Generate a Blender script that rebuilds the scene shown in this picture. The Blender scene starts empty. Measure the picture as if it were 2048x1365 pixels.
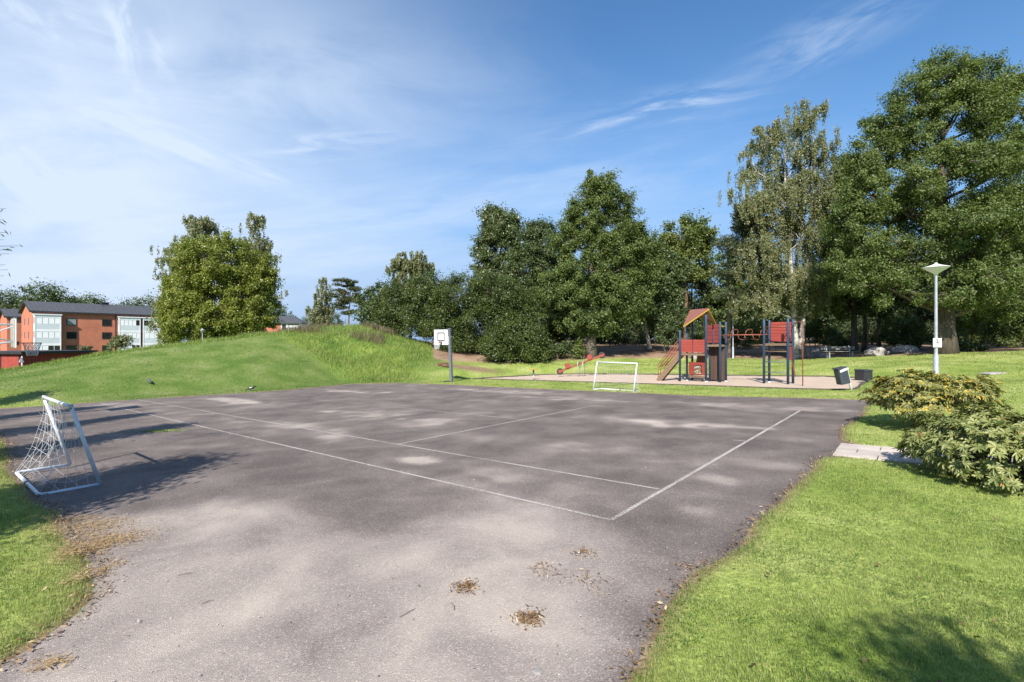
import bpy, math, random
import numpy as np
from mathutils import Vector
from mathutils.geometry import tessellate_polygon
rng = np.random.default_rng(11); random.seed(11)
R = math.radians
F, HZ, CX, CAMZ = 973.0, 682.5, 1024.0, 1.88
SC = bpy.context.scene
COL = SC.collection
SUN_AZ, SUN_EL = R(15), R(40)          # light travels towards (sin az, cos az)

# ------------------------------------------------------------------ survey helpers
def PX(px, d): return (px - CX) / F * d
def PZ(py, d): return CAMZ + (HZ - py) / F * d
def plane(x, y): return 0.0215 * x - 0.0176 * y
def court(px, py):
    hc = 699.6 - 0.0215 * (px - CX)
    d = 1829.0 / (py - hc)
    return (PX(px, d), d)

# ------------------------------------------------------------------ materials
def new_mat(name):
    m = bpy.data.materials.new(name); m.use_nodes = True
    nt = m.node_tree; nt.nodes.clear()
    return m, nt, nt.nodes, nt.links
def N(nodes, t, **kw):
    n = nodes.new(t)
    for k, v in kw.items():
        if k.startswith('i_'): n.inputs[k[2:].replace('_', ' ')].default_value = v
        else: setattr(n, k, v)
    return n
def ramp(nodes, stops):
    r = nodes.new('ShaderNodeValToRGB'); e = r.color_ramp.elements
    e[0].position, e[0].color = stops[0][0], stops[0][1]
    e[1].position, e[1].color = stops[-1][0], stops[-1][1]
    for p, c in stops[1:-1]:
        k = e.new(p); k.color = c
    return r
def C4(c): return (c[0], c[1], c[2], 1)
def pmat(name, c1, c2=None, scale=6.0, rough=0.6, bump=0.0, metal=0.0, spec=0.4, detail=6, stretch=(1, 1, 1), bscale=None):
    m, nt, ns, ln = new_mat(name)
    c2 = c2 or tuple(v * 0.75 for v in c1)
    out = N(ns, 'ShaderNodeOutputMaterial'); b = N(ns, 'ShaderNodeBsdfPrincipled')
    tc = N(ns, 'ShaderNodeTexCoord'); mp = N(ns, 'ShaderNodeMapping'); mp.inputs['Scale'].default_value = stretch
    nz = N(ns, 'ShaderNodeTexNoise'); nz.inputs['Scale'].default_value = scale; nz.inputs['Detail'].default_value = detail
    rp = ramp(ns, [(0.33, C4(c1)), (0.68, C4(c2))])
    ln.new(tc.outputs['Object'], mp.inputs['Vector']); ln.new(mp.outputs['Vector'], nz.inputs['Vector'])
    ln.new(nz.outputs['Fac'], rp.inputs['Fac']); ln.new(rp.outputs['Color'], b.inputs['Base Color'])
    b.inputs['Roughness'].default_value = rough; b.inputs['Metallic'].default_value = metal
    b.inputs['Specular IOR Level'].default_value = spec
    if bump:
        bp = N(ns, 'ShaderNodeBump'); bp.inputs['Strength'].default_value = bump; bp.inputs['Distance'].default_value = 0.02
        n2 = N(ns, 'ShaderNodeTexNoise'); n2.inputs['Scale'].default_value = bscale or scale * 4; n2.inputs['Detail'].default_value = 6
        ln.new(mp.outputs['Vector'], n2.inputs['Vector'])
        ln.new(n2.outputs['Fac'], bp.inputs['Height']); ln.new(bp.outputs['Normal'], b.inputs['Normal'])
    ln.new(b.outputs['BSDF'], out.inputs['Surface'])
    return m
def leafmat(name, ca, cb, cc=None, trans=0.3, rough=0.45, spec=0.45, nscale=0.7, cc_at=0.93, nw=1.3, rw=.8):
    """leaf colour varies leaf by leaf and, more slowly, bough by bough"""
    m, nt, ns, ln = new_mat(name)
    out = N(ns, 'ShaderNodeOutputMaterial'); b = N(ns, 'ShaderNodeBsdfPrincipled'); t = N(ns, 'ShaderNodeBsdfTranslucent')
    g = N(ns, 'ShaderNodeNewGeometry'); tc = N(ns, 'ShaderNodeTexCoord')
    nz = N(ns, 'ShaderNodeTexNoise'); nz.inputs['Scale'].default_value = nscale; nz.inputs['Detail'].default_value = 3
    ln.new(tc.outputs['Object'], nz.inputs['Vector'])
    ad = N(ns, 'ShaderNodeMath', operation='MULTIPLY_ADD'); ad.inputs[1].default_value = nw
    sb = N(ns, 'ShaderNodeMath', operation='MULTIPLY_ADD'); sb.inputs[1].default_value = rw; sb.inputs[2].default_value = .53 - nw / 2 - rw / 2
    ln.new(g.outputs['Random Per Island'], sb.inputs[0]); ln.new(nz.outputs['Fac'], ad.inputs[0]); ln.new(sb.outputs[0], ad.inputs[2])
    rp = ramp(ns, [(0.1, C4(ca)), (0.8, C4(cb))])
    ln.new(ad.outputs[0], rp.inputs['Fac'])
    col = rp.outputs['Color']
    if cc:
        wn = N(ns, 'ShaderNodeTexWhiteNoise', noise_dimensions='1D'); ln.new(g.outputs['Random Per Island'], wn.inputs['W'])
        gt = N(ns, 'ShaderNodeMath', operation='GREATER_THAN'); gt.inputs[1].default_value = cc_at
        ln.new(wn.outputs['Value'], gt.inputs[0])
        mx = N(ns, 'ShaderNodeMix', data_type='RGBA'); ln.new(gt.outputs[0], mx.inputs[0])
        ln.new(col, mx.inputs[6]); mx.inputs[7].default_value = C4(cc); col = mx.outputs[2]
    ln.new(col, b.inputs['Base Color']); b.inputs['Roughness'].default_value = rough; b.inputs['Specular IOR Level'].default_value = spec
    tm = N(ns, 'ShaderNodeMix', data_type='RGBA', blend_type='MULTIPLY'); tm.inputs[0].default_value = 1
    ln.new(col, tm.inputs[6]); tm.inputs[7].default_value = (1.5, 1.6, 0.7, 1); ln.new(tm.outputs[2], t.inputs['Color'])
    ms = N(ns, 'ShaderNodeMixShader'); ms.inputs[0].default_value = trans
    ln.new(b.outputs[0], ms.inputs[1]); ln.new(t.outputs[0], ms.inputs[2]); ln.new(ms.outputs[0], out.inputs['Surface'])
    return m

M = {}
M['bark_dark'] = pmat('bark_dark', (.06, .048, .036), (.13, .105, .08), 5, .9, .6, stretch=(2, 2, .4))
M['bark_pine'] = pmat('bark_pine', (.20, .10, .055), (.13, .085, .06), 3, .9, .6, stretch=(2, 2, .5))
M['bark_birch'] = pmat('bark_birch', (.62, .58, .52), (.10, .09, .08), 2.2, .8, .3, stretch=(1, 1, 2.2))
M['bark_grey'] = pmat('bark_grey', (.19, .16, .13), (.10, .085, .07), 5, .9, .6, stretch=(2, 2, .4))
M['oak'] = leafmat('oak_leaf', (.030, .060, .013), (.160, .205, .060), (.23, .25, .12), .36, rough=.5, spec=.35, nscale=.35, cc_at=.965, nw=1.5, rw=.9)
M['maple'] = leafmat('maple_leaf', (.085, .128, .014), (.235, .265, .048), (.20, .14, .035), .32, nscale=.4)
M['birch'] = leafmat('birch_leaf', (.075, .098, .036), (.205, .225, .105), (.25, .17, .05), .3, nscale=.3)
M['poplar'] = leafmat('poplar_leaf', (.050, .085, .025), (.115, .150, .055), (.24, .25, .14), .28, rough=.35, nscale=.4, cc_at=.9)
M['dark'] = leafmat('dark_leaf', (.024, .048, .016), (.108, .150, .052), (.13, .14, .06), .25, nscale=.35)
M['hedge'] = leafmat('hedge_leaf', (.022, .044, .008), (.092, .122, .026), None, .24, nscale=.6, nw=1.5, rw=.9)
M['pine'] = leafmat('pine_needle', (.030, .050, .022), (.085, .105, .045), (.16, .11, .05), .15, nscale=.6, cc_at=.95)
M['lightgreen'] = leafmat('light_leaf', (.07, .11, .02), (.16, .19, .05), None, .35, nscale=.5)
M['rhodo_y'] = leafmat('rhodo_yellow_leaf', (.085, .115, .03), (.25, .25, .085), (.46, .34, .045), .25, rough=.45, spec=.35, nscale=2.2, cc_at=.84)
M['rhodo_g'] = leafmat('rhodo_green_leaf', (.082, .115, .026), (.265, .285, .10), (.33, .17, .06), .22, rough=.42, spec=.4, nscale=2.5, cc_at=.985)
M['grass'] = leafmat('grass_blade', (.105, .172, .030), (.29, .34, .11), (.44, .39, .20), .33, rough=.5, spec=.3, nscale=1.3, cc_at=.965, nw=2.3, rw=.75)
M['tall'] = leafmat('tall_grass_blade', (.10, .178, .035), (.265, .33, .09), (.36, .32, .15), .35, rough=.5, spec=.3, nscale=.35, cc_at=.94)
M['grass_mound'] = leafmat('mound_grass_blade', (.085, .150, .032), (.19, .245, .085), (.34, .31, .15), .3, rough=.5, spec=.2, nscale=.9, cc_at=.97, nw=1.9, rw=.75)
M['clover'] = leafmat('clover_leaf', (.055, .125, .022), (.12, .20, .05), None, .3, rough=.5, spec=.3, nscale=3)
M['weed'] = leafmat('seed_head', (.10, .09, .05), (.20, .16, .10), None, .3, nscale=.5)
M['drybrown'] = leafmat('dry_leaf', (.075, .045, .025), (.27, .17, .09), (.48, .37, .24), .12, rough=.75, spec=.15, nscale=6, cc_at=.85)
M['gritmat'] = leafmat('grit', (.10, .085, .07), (.45, .41, .36), (.60, .57, .52), .0, rough=.9, spec=.1, nscale=3)
M['straw'] = leafmat('dry_straw', (.25, .16, .08), (.45, .33, .18), None, .12, rough=.8, spec=.1, nscale=6)
M['blue'] = pmat('blue_paint', (.030, .062, .115), (.022, .045, .085), 3, .45, .05)
M['red'] = pmat('red_paint', (.31, .058, .042), (.25, .045, .033), 3, .55, .1, stretch=(1, 1, 6))
M['shaded_red'] = pmat('shaded_red_paint', (.17, .022, .018), (.12, .016, .014), 3, .6, .1, stretch=(1, 1, 6))  # red paint darkened, the shade on the high deck panels put into the colour
M['roofred'] = pmat('brown_red_sheet', (.30, .125, .095), (.25, .10, .08), 2, .5)
M['yellow'] = pmat('yellow_paint', (.50, .31, .03), (.42, .26, .03), 4, .5)
M['slidebrown'] = pmat('slide_brown', (.20, .10, .05), (.15, .075, .04), 3, .45)
M['wood'] = pmat('weathered_wood', (.22, .145, .09), (.13, .085, .055), 4, .85, .3, stretch=(1, 6, 6))
M['browndark'] = pmat('dark_brown_board', (.085, .048, .03), (.055, .033, .022), 3, .8, .2, stretch=(4, 4, .4))
M['rust'] = pmat('rust_red_tube', (.26, .078, .045), (.20, .058, .035), 6, .5)
M['white_metal'] = pmat('white_metal', (.70, .73, .76), (.54, .58, .62), 9, .4)
M['net'] = pmat('net_cord', (.62, .64, .66), (.50, .52, .54), 20, .8)
M['galv'] = pmat('galvanised_steel', (.43, .46, .48), (.33, .36, .39), 8, .45, metal=.35)
M['grey_post'] = pmat('grey_post', (.16, .18, .20), (.11, .125, .14), 5, .55)
M['black'] = pmat('black_plastic', (.022, .024, .028), (.035, .037, .042), 5, .5)
M['slate'] = pmat('slate_bin', (.045, .055, .068), (.035, .043, .055), 5, .45)
M['board_white'] = pmat('board_white', (.82, .82, .80), (.74, .74, .72), 3, .4)
M['board_back'] = pmat('board_back', (.45, .42, .38), (.33, .31, .29), 5, .7)
M['lamp_white'] = pmat('lamp_shade_white', (.80, .82, .80), (.70, .72, .70), 3, .35)
M['rubber'] = pmat('rubber', (.03, .03, .032), (.045, .042, .042), 9, .8)
M['stone'] = pmat('stone', (.34, .32, .30), (.20, .19, .18), 2.5, .9, .5)
M['palestone'] = pmat('pale_stone', (.38, .355, .32), (.24, .225, .21), 2.5, .9, .5)
M['bench_wood'] = pmat('grey_bench_wood', (.20, .19, .18), (.13, .125, .12), 3, .8, .2)
M['roofdark'] = pmat('dark_roof_sheet', (.055, .057, .063), (.075, .077, .085), 1.5, .5)
M['roofdark2'] = pmat('roof_trim', (.022, .023, .026), (.03, .031, .034), 2, .6)
M['bay'] = pmat('pale_blue_bay', (.62, .67, .70), (.56, .61, .64), 1.5, .4)
M['bay_white'] = pmat('white_frame', (.84, .85, .86), (.78, .79, .80), 2, .4)
M['blind'] = pmat('window_blind', (.88, .89, .90), (.80, .81, .83), 2, .3)
M['glass'] = pmat('dark_glass', (.016, .019, .020), (.03, .034, .033), 1.2, .06, spec=.9)
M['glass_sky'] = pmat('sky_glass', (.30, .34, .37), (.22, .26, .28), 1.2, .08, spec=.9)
M['shedred'] = pmat('falu_red_boards', (.33, .055, .04), (.24, .042, .032), 2.2, .8, .15)
M['timber'] = pmat('edging_timber', (.10, .085, .07), (.06, .052, .045), 5, .9, .3)
M['ink'] = pmat('sign_ink', (.03, .03, .04), (.04, .04, .05), 5, .6)
M['feather_black'] = pmat('black_feather', (.012, .012, .016), (.02, .02, .026), 20, .5)
M['feather_white'] = pmat('white_feather', (.75, .75, .73), (.65, .65, .63), 20, .8)
M['feather_grey'] = pmat('grey_feather', (.07, .07, .08), (.11, .11, .12), 20, .7)
M['bagwhite'] = pmat('bin_bag', (.72, .74, .77), (.6, .62, .66), 12, .4, .3)
M['logend'] = pmat('log_wood', (.16, .085, .045), (.09, .055, .035), 5, .9, .4)

def brickmat():
    m, nt, ns, ln = new_mat('orange_brick')
    out = N(ns, 'ShaderNodeOutputMaterial'); b = N(ns, 'ShaderNodeBsdfPrincipled'); tc = N(ns, 'ShaderNodeTexCoord')
    sx = N(ns, 'ShaderNodeSeparateXYZ'); cb = N(ns, 'ShaderNodeCombineXYZ'); a = N(ns, 'ShaderNodeMath', operation='ADD')
    ln.new(tc.outputs['Object'], sx.inputs[0]); ln.new(sx.outputs[0], a.inputs[0]); ln.new(sx.outputs[1], a.inputs[1])
    ln.new(a.outputs[0], cb.inputs[0]); ln.new(sx.outputs[2], cb.inputs[1])
    br = N(ns, 'ShaderNodeTexBrick'); br.inputs['Scale'].default_value = 4
    br.inputs['Color1'].default_value = (.53, .17, .095, 1); br.inputs['Color2'].default_value = (.44, .135, .075, 1); br.inputs['Mortar'].default_value = (.36, .22, .16, 1)
    br.inputs['Mortar Size'].default_value = .018
    ln.new(cb.outputs[0], br.inputs['Vector'])
    nz = N(ns, 'ShaderNodeTexNoise'); nz.inputs['Scale'].default_value = .8; nz.inputs['Detail'].default_value = 6
    ln.new(tc.outputs['Object'], nz.inputs['Vector'])
    rp = ramp(ns, [(.3, (.86, .84, .82, 1)), (.7, (1.1, 1.08, 1.05, 1))]); ln.new(nz.outputs[0], rp.inputs[0])
    mx = N(ns, 'ShaderNodeMix', data_type='RGBA', blend_type='MULTIPLY'); mx.inputs[0].default_value = 1
    ln.new(br.outputs[0], mx.inputs[6]); ln.new(rp.outputs[0], mx.inputs[7]); ln.new(mx.outputs[2], b.inputs['Base Color'])
    b.inputs['Roughness'].default_value = .9
    ln.new(b.outputs[0], out.inputs[0]); return m
M['brick'] = brickmat()

# ------------------------------------------------------------------ object helpers
def tag(o, label=None, cat=None, group=None, kind=None):
    if label: o['label'] = label
    if cat: o['category'] = cat
    if group: o['group'] = group
    if kind: o['kind'] = kind
    return o
def empty(name, loc, label=None, cat=None, group=None):
    o = bpy.data.objects.new(name, None); COL.objects.link(o); o.location = loc; o.empty_display_size = .2
    return tag(o, label, cat, group)
def raw_mesh(name, verts, quads=None, tris=None, mats=None, parent=None, smooth=False, matidx=None):
    me = bpy.data.meshes.new(name)
    verts = np.asarray(verts, dtype=np.float32)
    lv, ls, lt = [], [], []
    n = 0
    if quads is not None and len(quads):
        q = np.asarray(quads, dtype=np.int32); lv.append(q.ravel()); ls.append(np.arange(len(q)) * 4); lt.append(np.full(len(q), 4)); n = len(q) * 4
    if tris is not None and len(tris):
        t = np.asarray(tris, dtype=np.int32); lv.append(t.ravel()); ls.append(n + np.arange(len(t)) * 3); lt.append(np.full(len(t), 3))
    lv = np.concatenate(lv); ls = np.concatenate(ls).astype(np.int32); lt = np.concatenate(lt).astype(np.int32)
    me.vertices.add(len(verts)); me.vertices.foreach_set('co', verts.ravel())
    me.loops.add(len(lv)); me.loops.foreach_set('vertex_index', lv.astype(np.int32))
    me.polygons.add(len(ls)); me.polygons.foreach_set('loop_start', ls); me.polygons.foreach_set('loop_total', lt)
    if matidx is not None: me.polygons.foreach_set('material_index', np.asarray(matidx, dtype=np.int32))
    if smooth: me.polygons.foreach_set('use_smooth', np.ones(len(ls), dtype=bool))
    me.update(calc_edges=True); me.validate()
    for m in (mats if isinstance(mats, (list, tuple)) else [mats]): me.materials.append(m)
    o = bpy.data.objects.new(name, me); COL.objects.link(o)
    if parent: o.parent = parent
    return o
def basis(t):
    t = Vector(t).normalized(); a = Vector((0, 0, 1)) if abs(t.z) < .9 else Vector((1, 0, 0))
    u = t.cross(a).normalized(); return u, t.cross(u).normalized()
class MB:
    def __init__(s): s.v = []; s.f = []; s.mi = []; s.cur = 0
    def add(s, vs, fs):
        o = len(s.v); s.v += [tuple(v) for v in vs]; s.f += [[i + o for i in f] for f in fs]; s.mi += [s.cur] * len(fs); return s
    def box(s, c, size, ax=None):
        c = Vector(c); X, Y, Z = ax or (Vector((1, 0, 0)), Vector((0, 1, 0)), Vector((0, 0, 1)))
        hx, hy, hz = size[0] / 2, size[1] / 2, size[2] / 2
        vs = [c + X * a * hx + Y * b * hy + Z * d * hz for d in (-1, 1) for b in (-1, 1) for a in (-1, 1)]
        return s.add(vs, [[0, 2, 3, 1], [4, 5, 7, 6], [0, 1, 5, 4], [2, 6, 7, 3], [0, 4, 6, 2], [1, 3, 7, 5]])
    def box2(s, a, b): # axis-aligned, two corners
        return s.box([(p + q) / 2 for p, q in zip(a, b)], [abs(q - p) for p, q in zip(a, b)])
    def beam(s, a, b, w, h, up=(0, 0, 1)):
        a, b = Vector(a), Vector(b); t = (b - a); L = t.length; t.normalize(); up = Vector(up)
        sd = t.cross(up).normalized(); u2 = sd.cross(t).normalized()
        return s.box((a + b) / 2, (L, w, h), (t, sd, u2))
    def wall(s, a, b, z0, z1, th): # vertical board between two ground points
        a = Vector((a[0], a[1], 0)); b = Vector((b[0], b[1], 0)); t = (b - a); L = t.length; t.normalize(); n = Vector((t.y, -t.x, 0))
        c = (a + b) / 2; c.z = (z0 + z1) / 2
        return s.box(c, (L, th, z1 - z0), (t, n, Vector((0, 0, 1))))
    def tube(s, pts, r, n=8, cap=True):
        pts = [Vector(p) for p in pts]; rs = r if isinstance(r, (list, tuple)) else [r] * len(pts)
        vs, fs = [], []; u = None
        for i, p in enumerate(pts):
            t = (pts[min(i + 1, len(pts) - 1)] - pts[max(i - 1, 0)])
            if t.length < 1e-9: t = Vector((0, 0, 1))
            t.normalize()
            if u is None: u, w = basis(t)
            else:
                u = (u - t * u.dot(t))
                if u.length < 1e-6: u, _ = basis(t)
                u.normalize()
            w = t.cross(u)
            for k in range(n):
                a = 2 * math.pi * k / n
                vs.append(p + (u * math.cos(a) + w * math.sin(a)) * rs[i])
        for i in range(len(pts) - 1):
            for k in range(n):
                k2 = (k + 1) % n
                fs.append([i * n + k, i * n + k2, (i + 1) * n + k2, (i + 1) * n + k])
        if cap: fs += [list(range(n))[::-1], [(len(pts) - 1) * n + k for k in range(n)]]
        return s.add(vs, fs)
    def lathe(s, c, prof, n=16): # prof (r,z)
        c = Vector(c); vs, fs = [], []
        for r, z in prof:
            for k in range(n):
                a = 2 * math.pi * k / n; vs.append(c + Vector((r * math.cos(a), r * math.sin(a), z)))
        for i in range(len(prof) - 1):
            for k in range(n):
                k2 = (k + 1) % n; fs.append([i * n + k, i * n + k2, (i + 1) * n + k2, (i + 1) * n + k])
        fs += [list(range(n))[::-1], [(len(prof) - 1) * n + k for k in range(n)]]
        return s.add(vs, fs)
    def torus(s, c, R_, r, ax1, ax2, n=20, m=7):
        c, ax1, ax2 = Vector(c), Vector(ax1).normalized(), Vector(ax2).normalized(); nn = ax1.cross(ax2); vs, fs = [], []
        for i in range(n):
            a = 2 * math.pi * i / n; d = ax1 * math.cos(a) + ax2 * math.sin(a)
            for k in range(m):
                b = 2 * math.pi * k / m; vs.append(c + d * (R_ + r * math.cos(b)) + nn * r * math.sin(b))
        for i in range(n):
            for k in range(m):
                fs.append([i * m + k, ((i + 1) % n) * m + k, ((i + 1) % n) * m + (k + 1) % m, i * m + (k + 1) % m])
        return s.add(vs, fs)
    def disc(s, c, r, nrm, th, n=20):
        c, nrm = Vector(c), Vector(nrm).normalized()
        return s.tube([c - nrm * th / 2, c + nrm * th / 2], r, n)
    def build(s, name, mats, parent=None, smooth=False, bevel=0):
        me = bpy.data.meshes.new(name); off = parent_off(parent)
        me.from_pydata([(v[0] - off[0], v[1] - off[1], v[2] - off[2]) for v in s.v], [], s.f)
        for m in (mats if isinstance(mats, (list, tuple)) else [mats]): me.materials.append(m)
        if len(set(s.mi)) > 1: me.polygons.foreach_set('material_index', s.mi)
        if smooth: me.polygons.foreach_set('use_smooth', [len(f) <= 4 for f in s.f])
        me.update()
        o = bpy.data.objects.new(name, me); COL.objects.link(o)
        if parent: o.parent = parent
        if bevel:
            b = o.modifiers.new('bevel', 'BEVEL'); b.width = bevel; b.segments = 2; b.limit_method = 'ANGLE'
        return o
def parent_off(p):
    o = Vector((0, 0, 0))
    while p: o += p.location; p = p.parent
    return o

# ------------------------------------------------------------------ outlines on the ground
def wob(pts, step=.5, amp=.07, seed=1, closed=True):
    r = random.Random(seed); out = []
    n = len(pts)
    for i in range(n if closed else n - 1):
        a, b = pts[i], pts[(i + 1) % n]; L = math.dist(a, b); k = max(1, int(L / step))
        for j in range(k):
            t = j / k; q = amp * min(1, L)
            out.append((a[0] + (b[0] - a[0]) * t + r.uniform(-q, q), a[1] + (b[1] - a[1]) * t + r.uniform(-q, q)))
    return out
edge_px = [(1240, 1365), (1290, 1290), (1320, 1215), (1375, 1150), (1470, 1090), (1500, 1045), (1555, 995), (1590, 962), (1622, 938), (1630, 920), (1664, 912),
           (1700, 889), (1674, 880), (1678, 862), (1700, 842), (1728, 826), (1722, 814), (1760, 802), (1600, 797), (1400, 793), (1280, 787), (1180, 783), (1000, 775), (900, 770), (790, 767),
           (700, 769), (560, 782), (420, 791), (300, 798), (200, 805), (100, 812), (0, 818), (-250, 832)]
left_px = [(-250, 858), (0, 868), (18, 892), (30, 955), (85, 1000), (128, 1022), (140, 1075), (188, 1120), (200, 1180), (180, 1215), (95, 1275), (0, 1330)]
COURT = [(1.2, -8), (.55, -1), (.48, .9)] + [court(*p) for p in edge_px] + [court(*p) for p in left_px] + [(-3.2, 1.9), (-4.5, -1), (-5, -8)]
COURT = wob(COURT, .45, .05, 3)
SAND = wob([court(945, 758.5), court(1180, 765.5), court(1420, 773), court(1650, 781), court(1712, 781), court(1740, 758), court(1650, 754), court(1320, 750), court(1180, 748.5), court(1080, 750.5)], 1.2, .06, 5)
uu, vv = np.array([.77, -.64]), np.array([.64, .77])
p0 = np.array(court(1664, 912)); p1 = p0 + vv * 1.22
PATH = [tuple(p0 - uu * .1), tuple(p0 + uu * 14), tuple(p1 + uu * 14), tuple(p1 - uu * .05)]
def sdist(poly, x, y):
    x = np.asarray(x, float); y = np.asarray(y, float); P = np.array(poly); Q = np.roll(P, -1, 0)
    out = np.empty(len(x)); 
    for s in range(0, len(x), 20000):
        X, Y = x[s:s + 20000, None], y[s:s + 20000, None]
        ex, ey = Q[:, 0] - P[:, 0], Q[:, 1] - P[:, 1]
        t = np.clip(((X - P[:, 0]) * ex + (Y - P[:, 1]) * ey) / (ex * ex + ey * ey + 1e-12), 0, 1)
        d = np.sqrt(((X - P[:, 0] - t * ex) ** 2 + (Y - P[:, 1] - t * ey) ** 2).min(1))
        c = ((P[:, 1] > Y) != (Q[:, 1] > Y)) & (X < ex * (Y - P[:, 1]) / np.where(ey == 0, 1e-12, ey) + P[:, 0])
        out[s:s + 20000] = np.where(c.sum(1) % 2 == 1, -d, d)
    return out
def sstep(a, b, x): t = np.clip((x - a) / (b - a), 0, 1); return t * t * (3 - 2 * t)

# ------------------------------------------------------------------ terrain
ctrl = []
def cz(px, py, d): ctrl.append((PX(px, d), d, PZ(py, d)))
def ca(x, y, z): ctrl.append((x, y, z))
def c0(x, y, dz=0): ctrl.append((x, y, plane(x, y) + dz))
for p in COURT[::6]: c0(*p)
for x, y in [(0, 3), (-3, 6), (3, 8), (-8, 12), (0, 14), (6, 14), (-12, 18), (-4, 22), (4, 19), (-5, 3.5), (4, 3), (8, 3), (6, 6.3), (8.6, 10.5), (0, -12), (-14, -12), (14, -12), (-12, 8), (-25, 16)]: c0(x, y)
for p in SAND[::3]: c0(*p)
cz(1872, 765, 17.5); cz(2048, 703, 33); cz(2048, 755, 20); cz(1890, 707, 32); cz(1680, 716, 36); cz(1465, 718, 42.6); cz(1760, 740, 25)
c0(12, 11, .1); c0(16, 8, .2); c0(20, 12, .5)
cz(1260, 723, 41); cz(1260, 691, 50); cz(1183, 716, 42); cz(1330, 722, 42); cz(885, 726, 37); cz(1080, 731, 38); cz(980, 735, 37); cz(1560, 719, 40)
cz(1480, 700, 55); cz(2048, 690, 46); cz(1700, 692, 50); cz(1850, 693, 48); cz(2300, 690, 40)
for x in (-5, 15, 40, 80): ca(x, 90, 2.2)
# the grassy mound
cz(540, 672, 36); cz(200, 713, 30); cz(0, 746, 28); cz(700, 653, 41); cz(400, 686, 33); cz(400, 737, 28); cz(300, 730, 27.5); cz(600, 735, 30)
cz(700, 722, 35); cz(800, 704, 37); cz(800, 682, 40); cz(740, 657, 41); cz(860, 716, 38); cz(620, 658, 40); cz(300, 699, 31.5); cz(100, 729, 29); cz(900, 738, 34)
cz(-200, 775, 26); cz(500, 720, 30)
for a in [(-13, 53, .6), (-23, 46, -.2), (-20, 50, .2), (-35, 40, -1.2), (-60, 60, -1.8), (-92, 93, -.9), (-40, 80, -1.2), (-10, 75, .4), (-30, 110, -.8), (-45, 35, -1.7), (-60, 20, -1.8), (-70, 80, -1.3), (-5, 50, .8), (-120, 120, -1)]: ca(*a)
for a in [(-300, 300, -1), (0, 300, 2), (300, 300, 5), (-300, 0, -3), (300, 0, 6), (0, -200, 0), (-200, -200, -2), (200, -200, 2), (0, 600, 2), (-600, 600, -1), (600, 600, 5), (60, 20, 2.2), (40, 0, 1)]: ca(*a)
CT = np.array(ctrl); CR = CT[:, 2] - plane(CT[:, 0], CT[:, 1])
_D = np.sqrt((CT[:, None, 0] - CT[None, :, 0]) ** 2 + (CT[:, None, 1] - CT[None, :, 1]) ** 2)
_A = np.zeros((len(CT) + 1,) * 2); _A[:-1, :-1] = _D - .25 * np.eye(len(CT)); _A[-1, :-1] = 1; _A[:-1, -1] = 1
CW = np.linalg.solve(_A, np.append(CR, 0))
def pnoise(x, y, f, seed=0):
    """smooth value noise"""
    r = np.random.default_rng(seed); T = r.uniform(0, 1, (64, 64)); u, v = x * f + 500.3, y * f + 500.7; i, j = np.floor(u).astype(int), np.floor(v).astype(int); a, b = u - i, v - j; a, b = a * a * (3 - 2 * a), b * b * (3 - 2 * b)
    g = lambda p, q: T[p % 64, q % 64]
    return (g(i, j) * (1 - a) + g(i + 1, j) * a) * (1 - b) + (g(i, j + 1) * (1 - a) + g(i + 1, j + 1) * a) * b
def terrain(x, y, lower=True):
    x = np.atleast_1d(np.asarray(x, float)); y = np.atleast_1d(np.asarray(y, float)); r = np.empty(len(x))
    for s in range(0, len(x), 20000):
        r[s:s + 20000] = np.sqrt((x[s:s + 20000, None] - CT[:, 0]) ** 2 + (y[s:s + 20000, None] - CT[:, 1]) ** 2) @ CW[:-1] + CW[-1]
    sc, ss, sp = sdist(COURT, x, y), sdist(SAND, x, y), sdist(PATH, x, y)
    z = plane(x, y) + r * sstep(0, 4, sc) * sstep(-.5, 2.5, ss) * sstep(-.3, 2.5, sp)
    z = z + (.16 * (pnoise(x, y, .33, 41) - .5) + .07 * (pnoise(x, y, .9, 42) - .5)) * sstep(.6, 4, np.minimum(sc, ss))
    if lower:
        m = np.minimum(np.minimum(sc, ss), sp)
        z = z + .022 * sstep(0, .12, m) - .06 * sstep(0.02, -.12, m)
    return z
def G(x, y): return float(terrain([x], [y])[0])
def at(px, d): x = PX(px, d); return Vector((x, d, G(x, d)))
def atc(px, py):
    x, y = court(px, py); return Vector((x, y, G(x, y)))
# where the wood begins, as bearing -> distance
EDGE = [(-3, 300), (-.45, 300), (-.16, 37.5), (.0, 39), (.07, 40), (.15, 41.2), (.24, 43), (.33, 43.5), (.45, 42.5), (.57, 39), (.68, 35.5), (.88, 32.4), (1.05, 33.5), (1.6, 34), (4, 60)]
def wood_mask(x, y):
    b = np.where(y > 1, x / np.maximum(y, 1), 9); e = np.interp(b, [p[0] for p in EDGE], [p[1] for p in EDGE])
    return np.where(y > 1, sstep(-.8, .8, y - e), 0)
RIDGE = np.array([(-40, 25.5), (-29.5, 28), (-25.4, 30), (-21.2, 33), (-17.9, 36)])
def tall_mask(x, y):
    """unmown grass: the right-hand hump and the strip along the ridge"""
    a, b = np.array((-18.3, 36.6)), np.array((-9.6, 29.6)); t = b - a; n = np.array((-t[1], t[0])) / np.hypot(*t)
    side = (x - a[0]) * n[0] + (y - a[1]) * n[1]
    hump = sstep(-.5, 1.1, side) * sstep(-5.0, -7.5, x + .0 * y) * sstep(.3, 1.1, sdist(COURT, x, y)) * (y < 60)
    ry = np.interp(x, RIDGE[:, 0], RIDGE[:, 1])
    strip = (x < -17.5) * (x > -60) * sstep(-.1, .5, y - ry) * (y < ry + 16)
    return np.clip(np.maximum(hump, strip), 0, 1)

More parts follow.
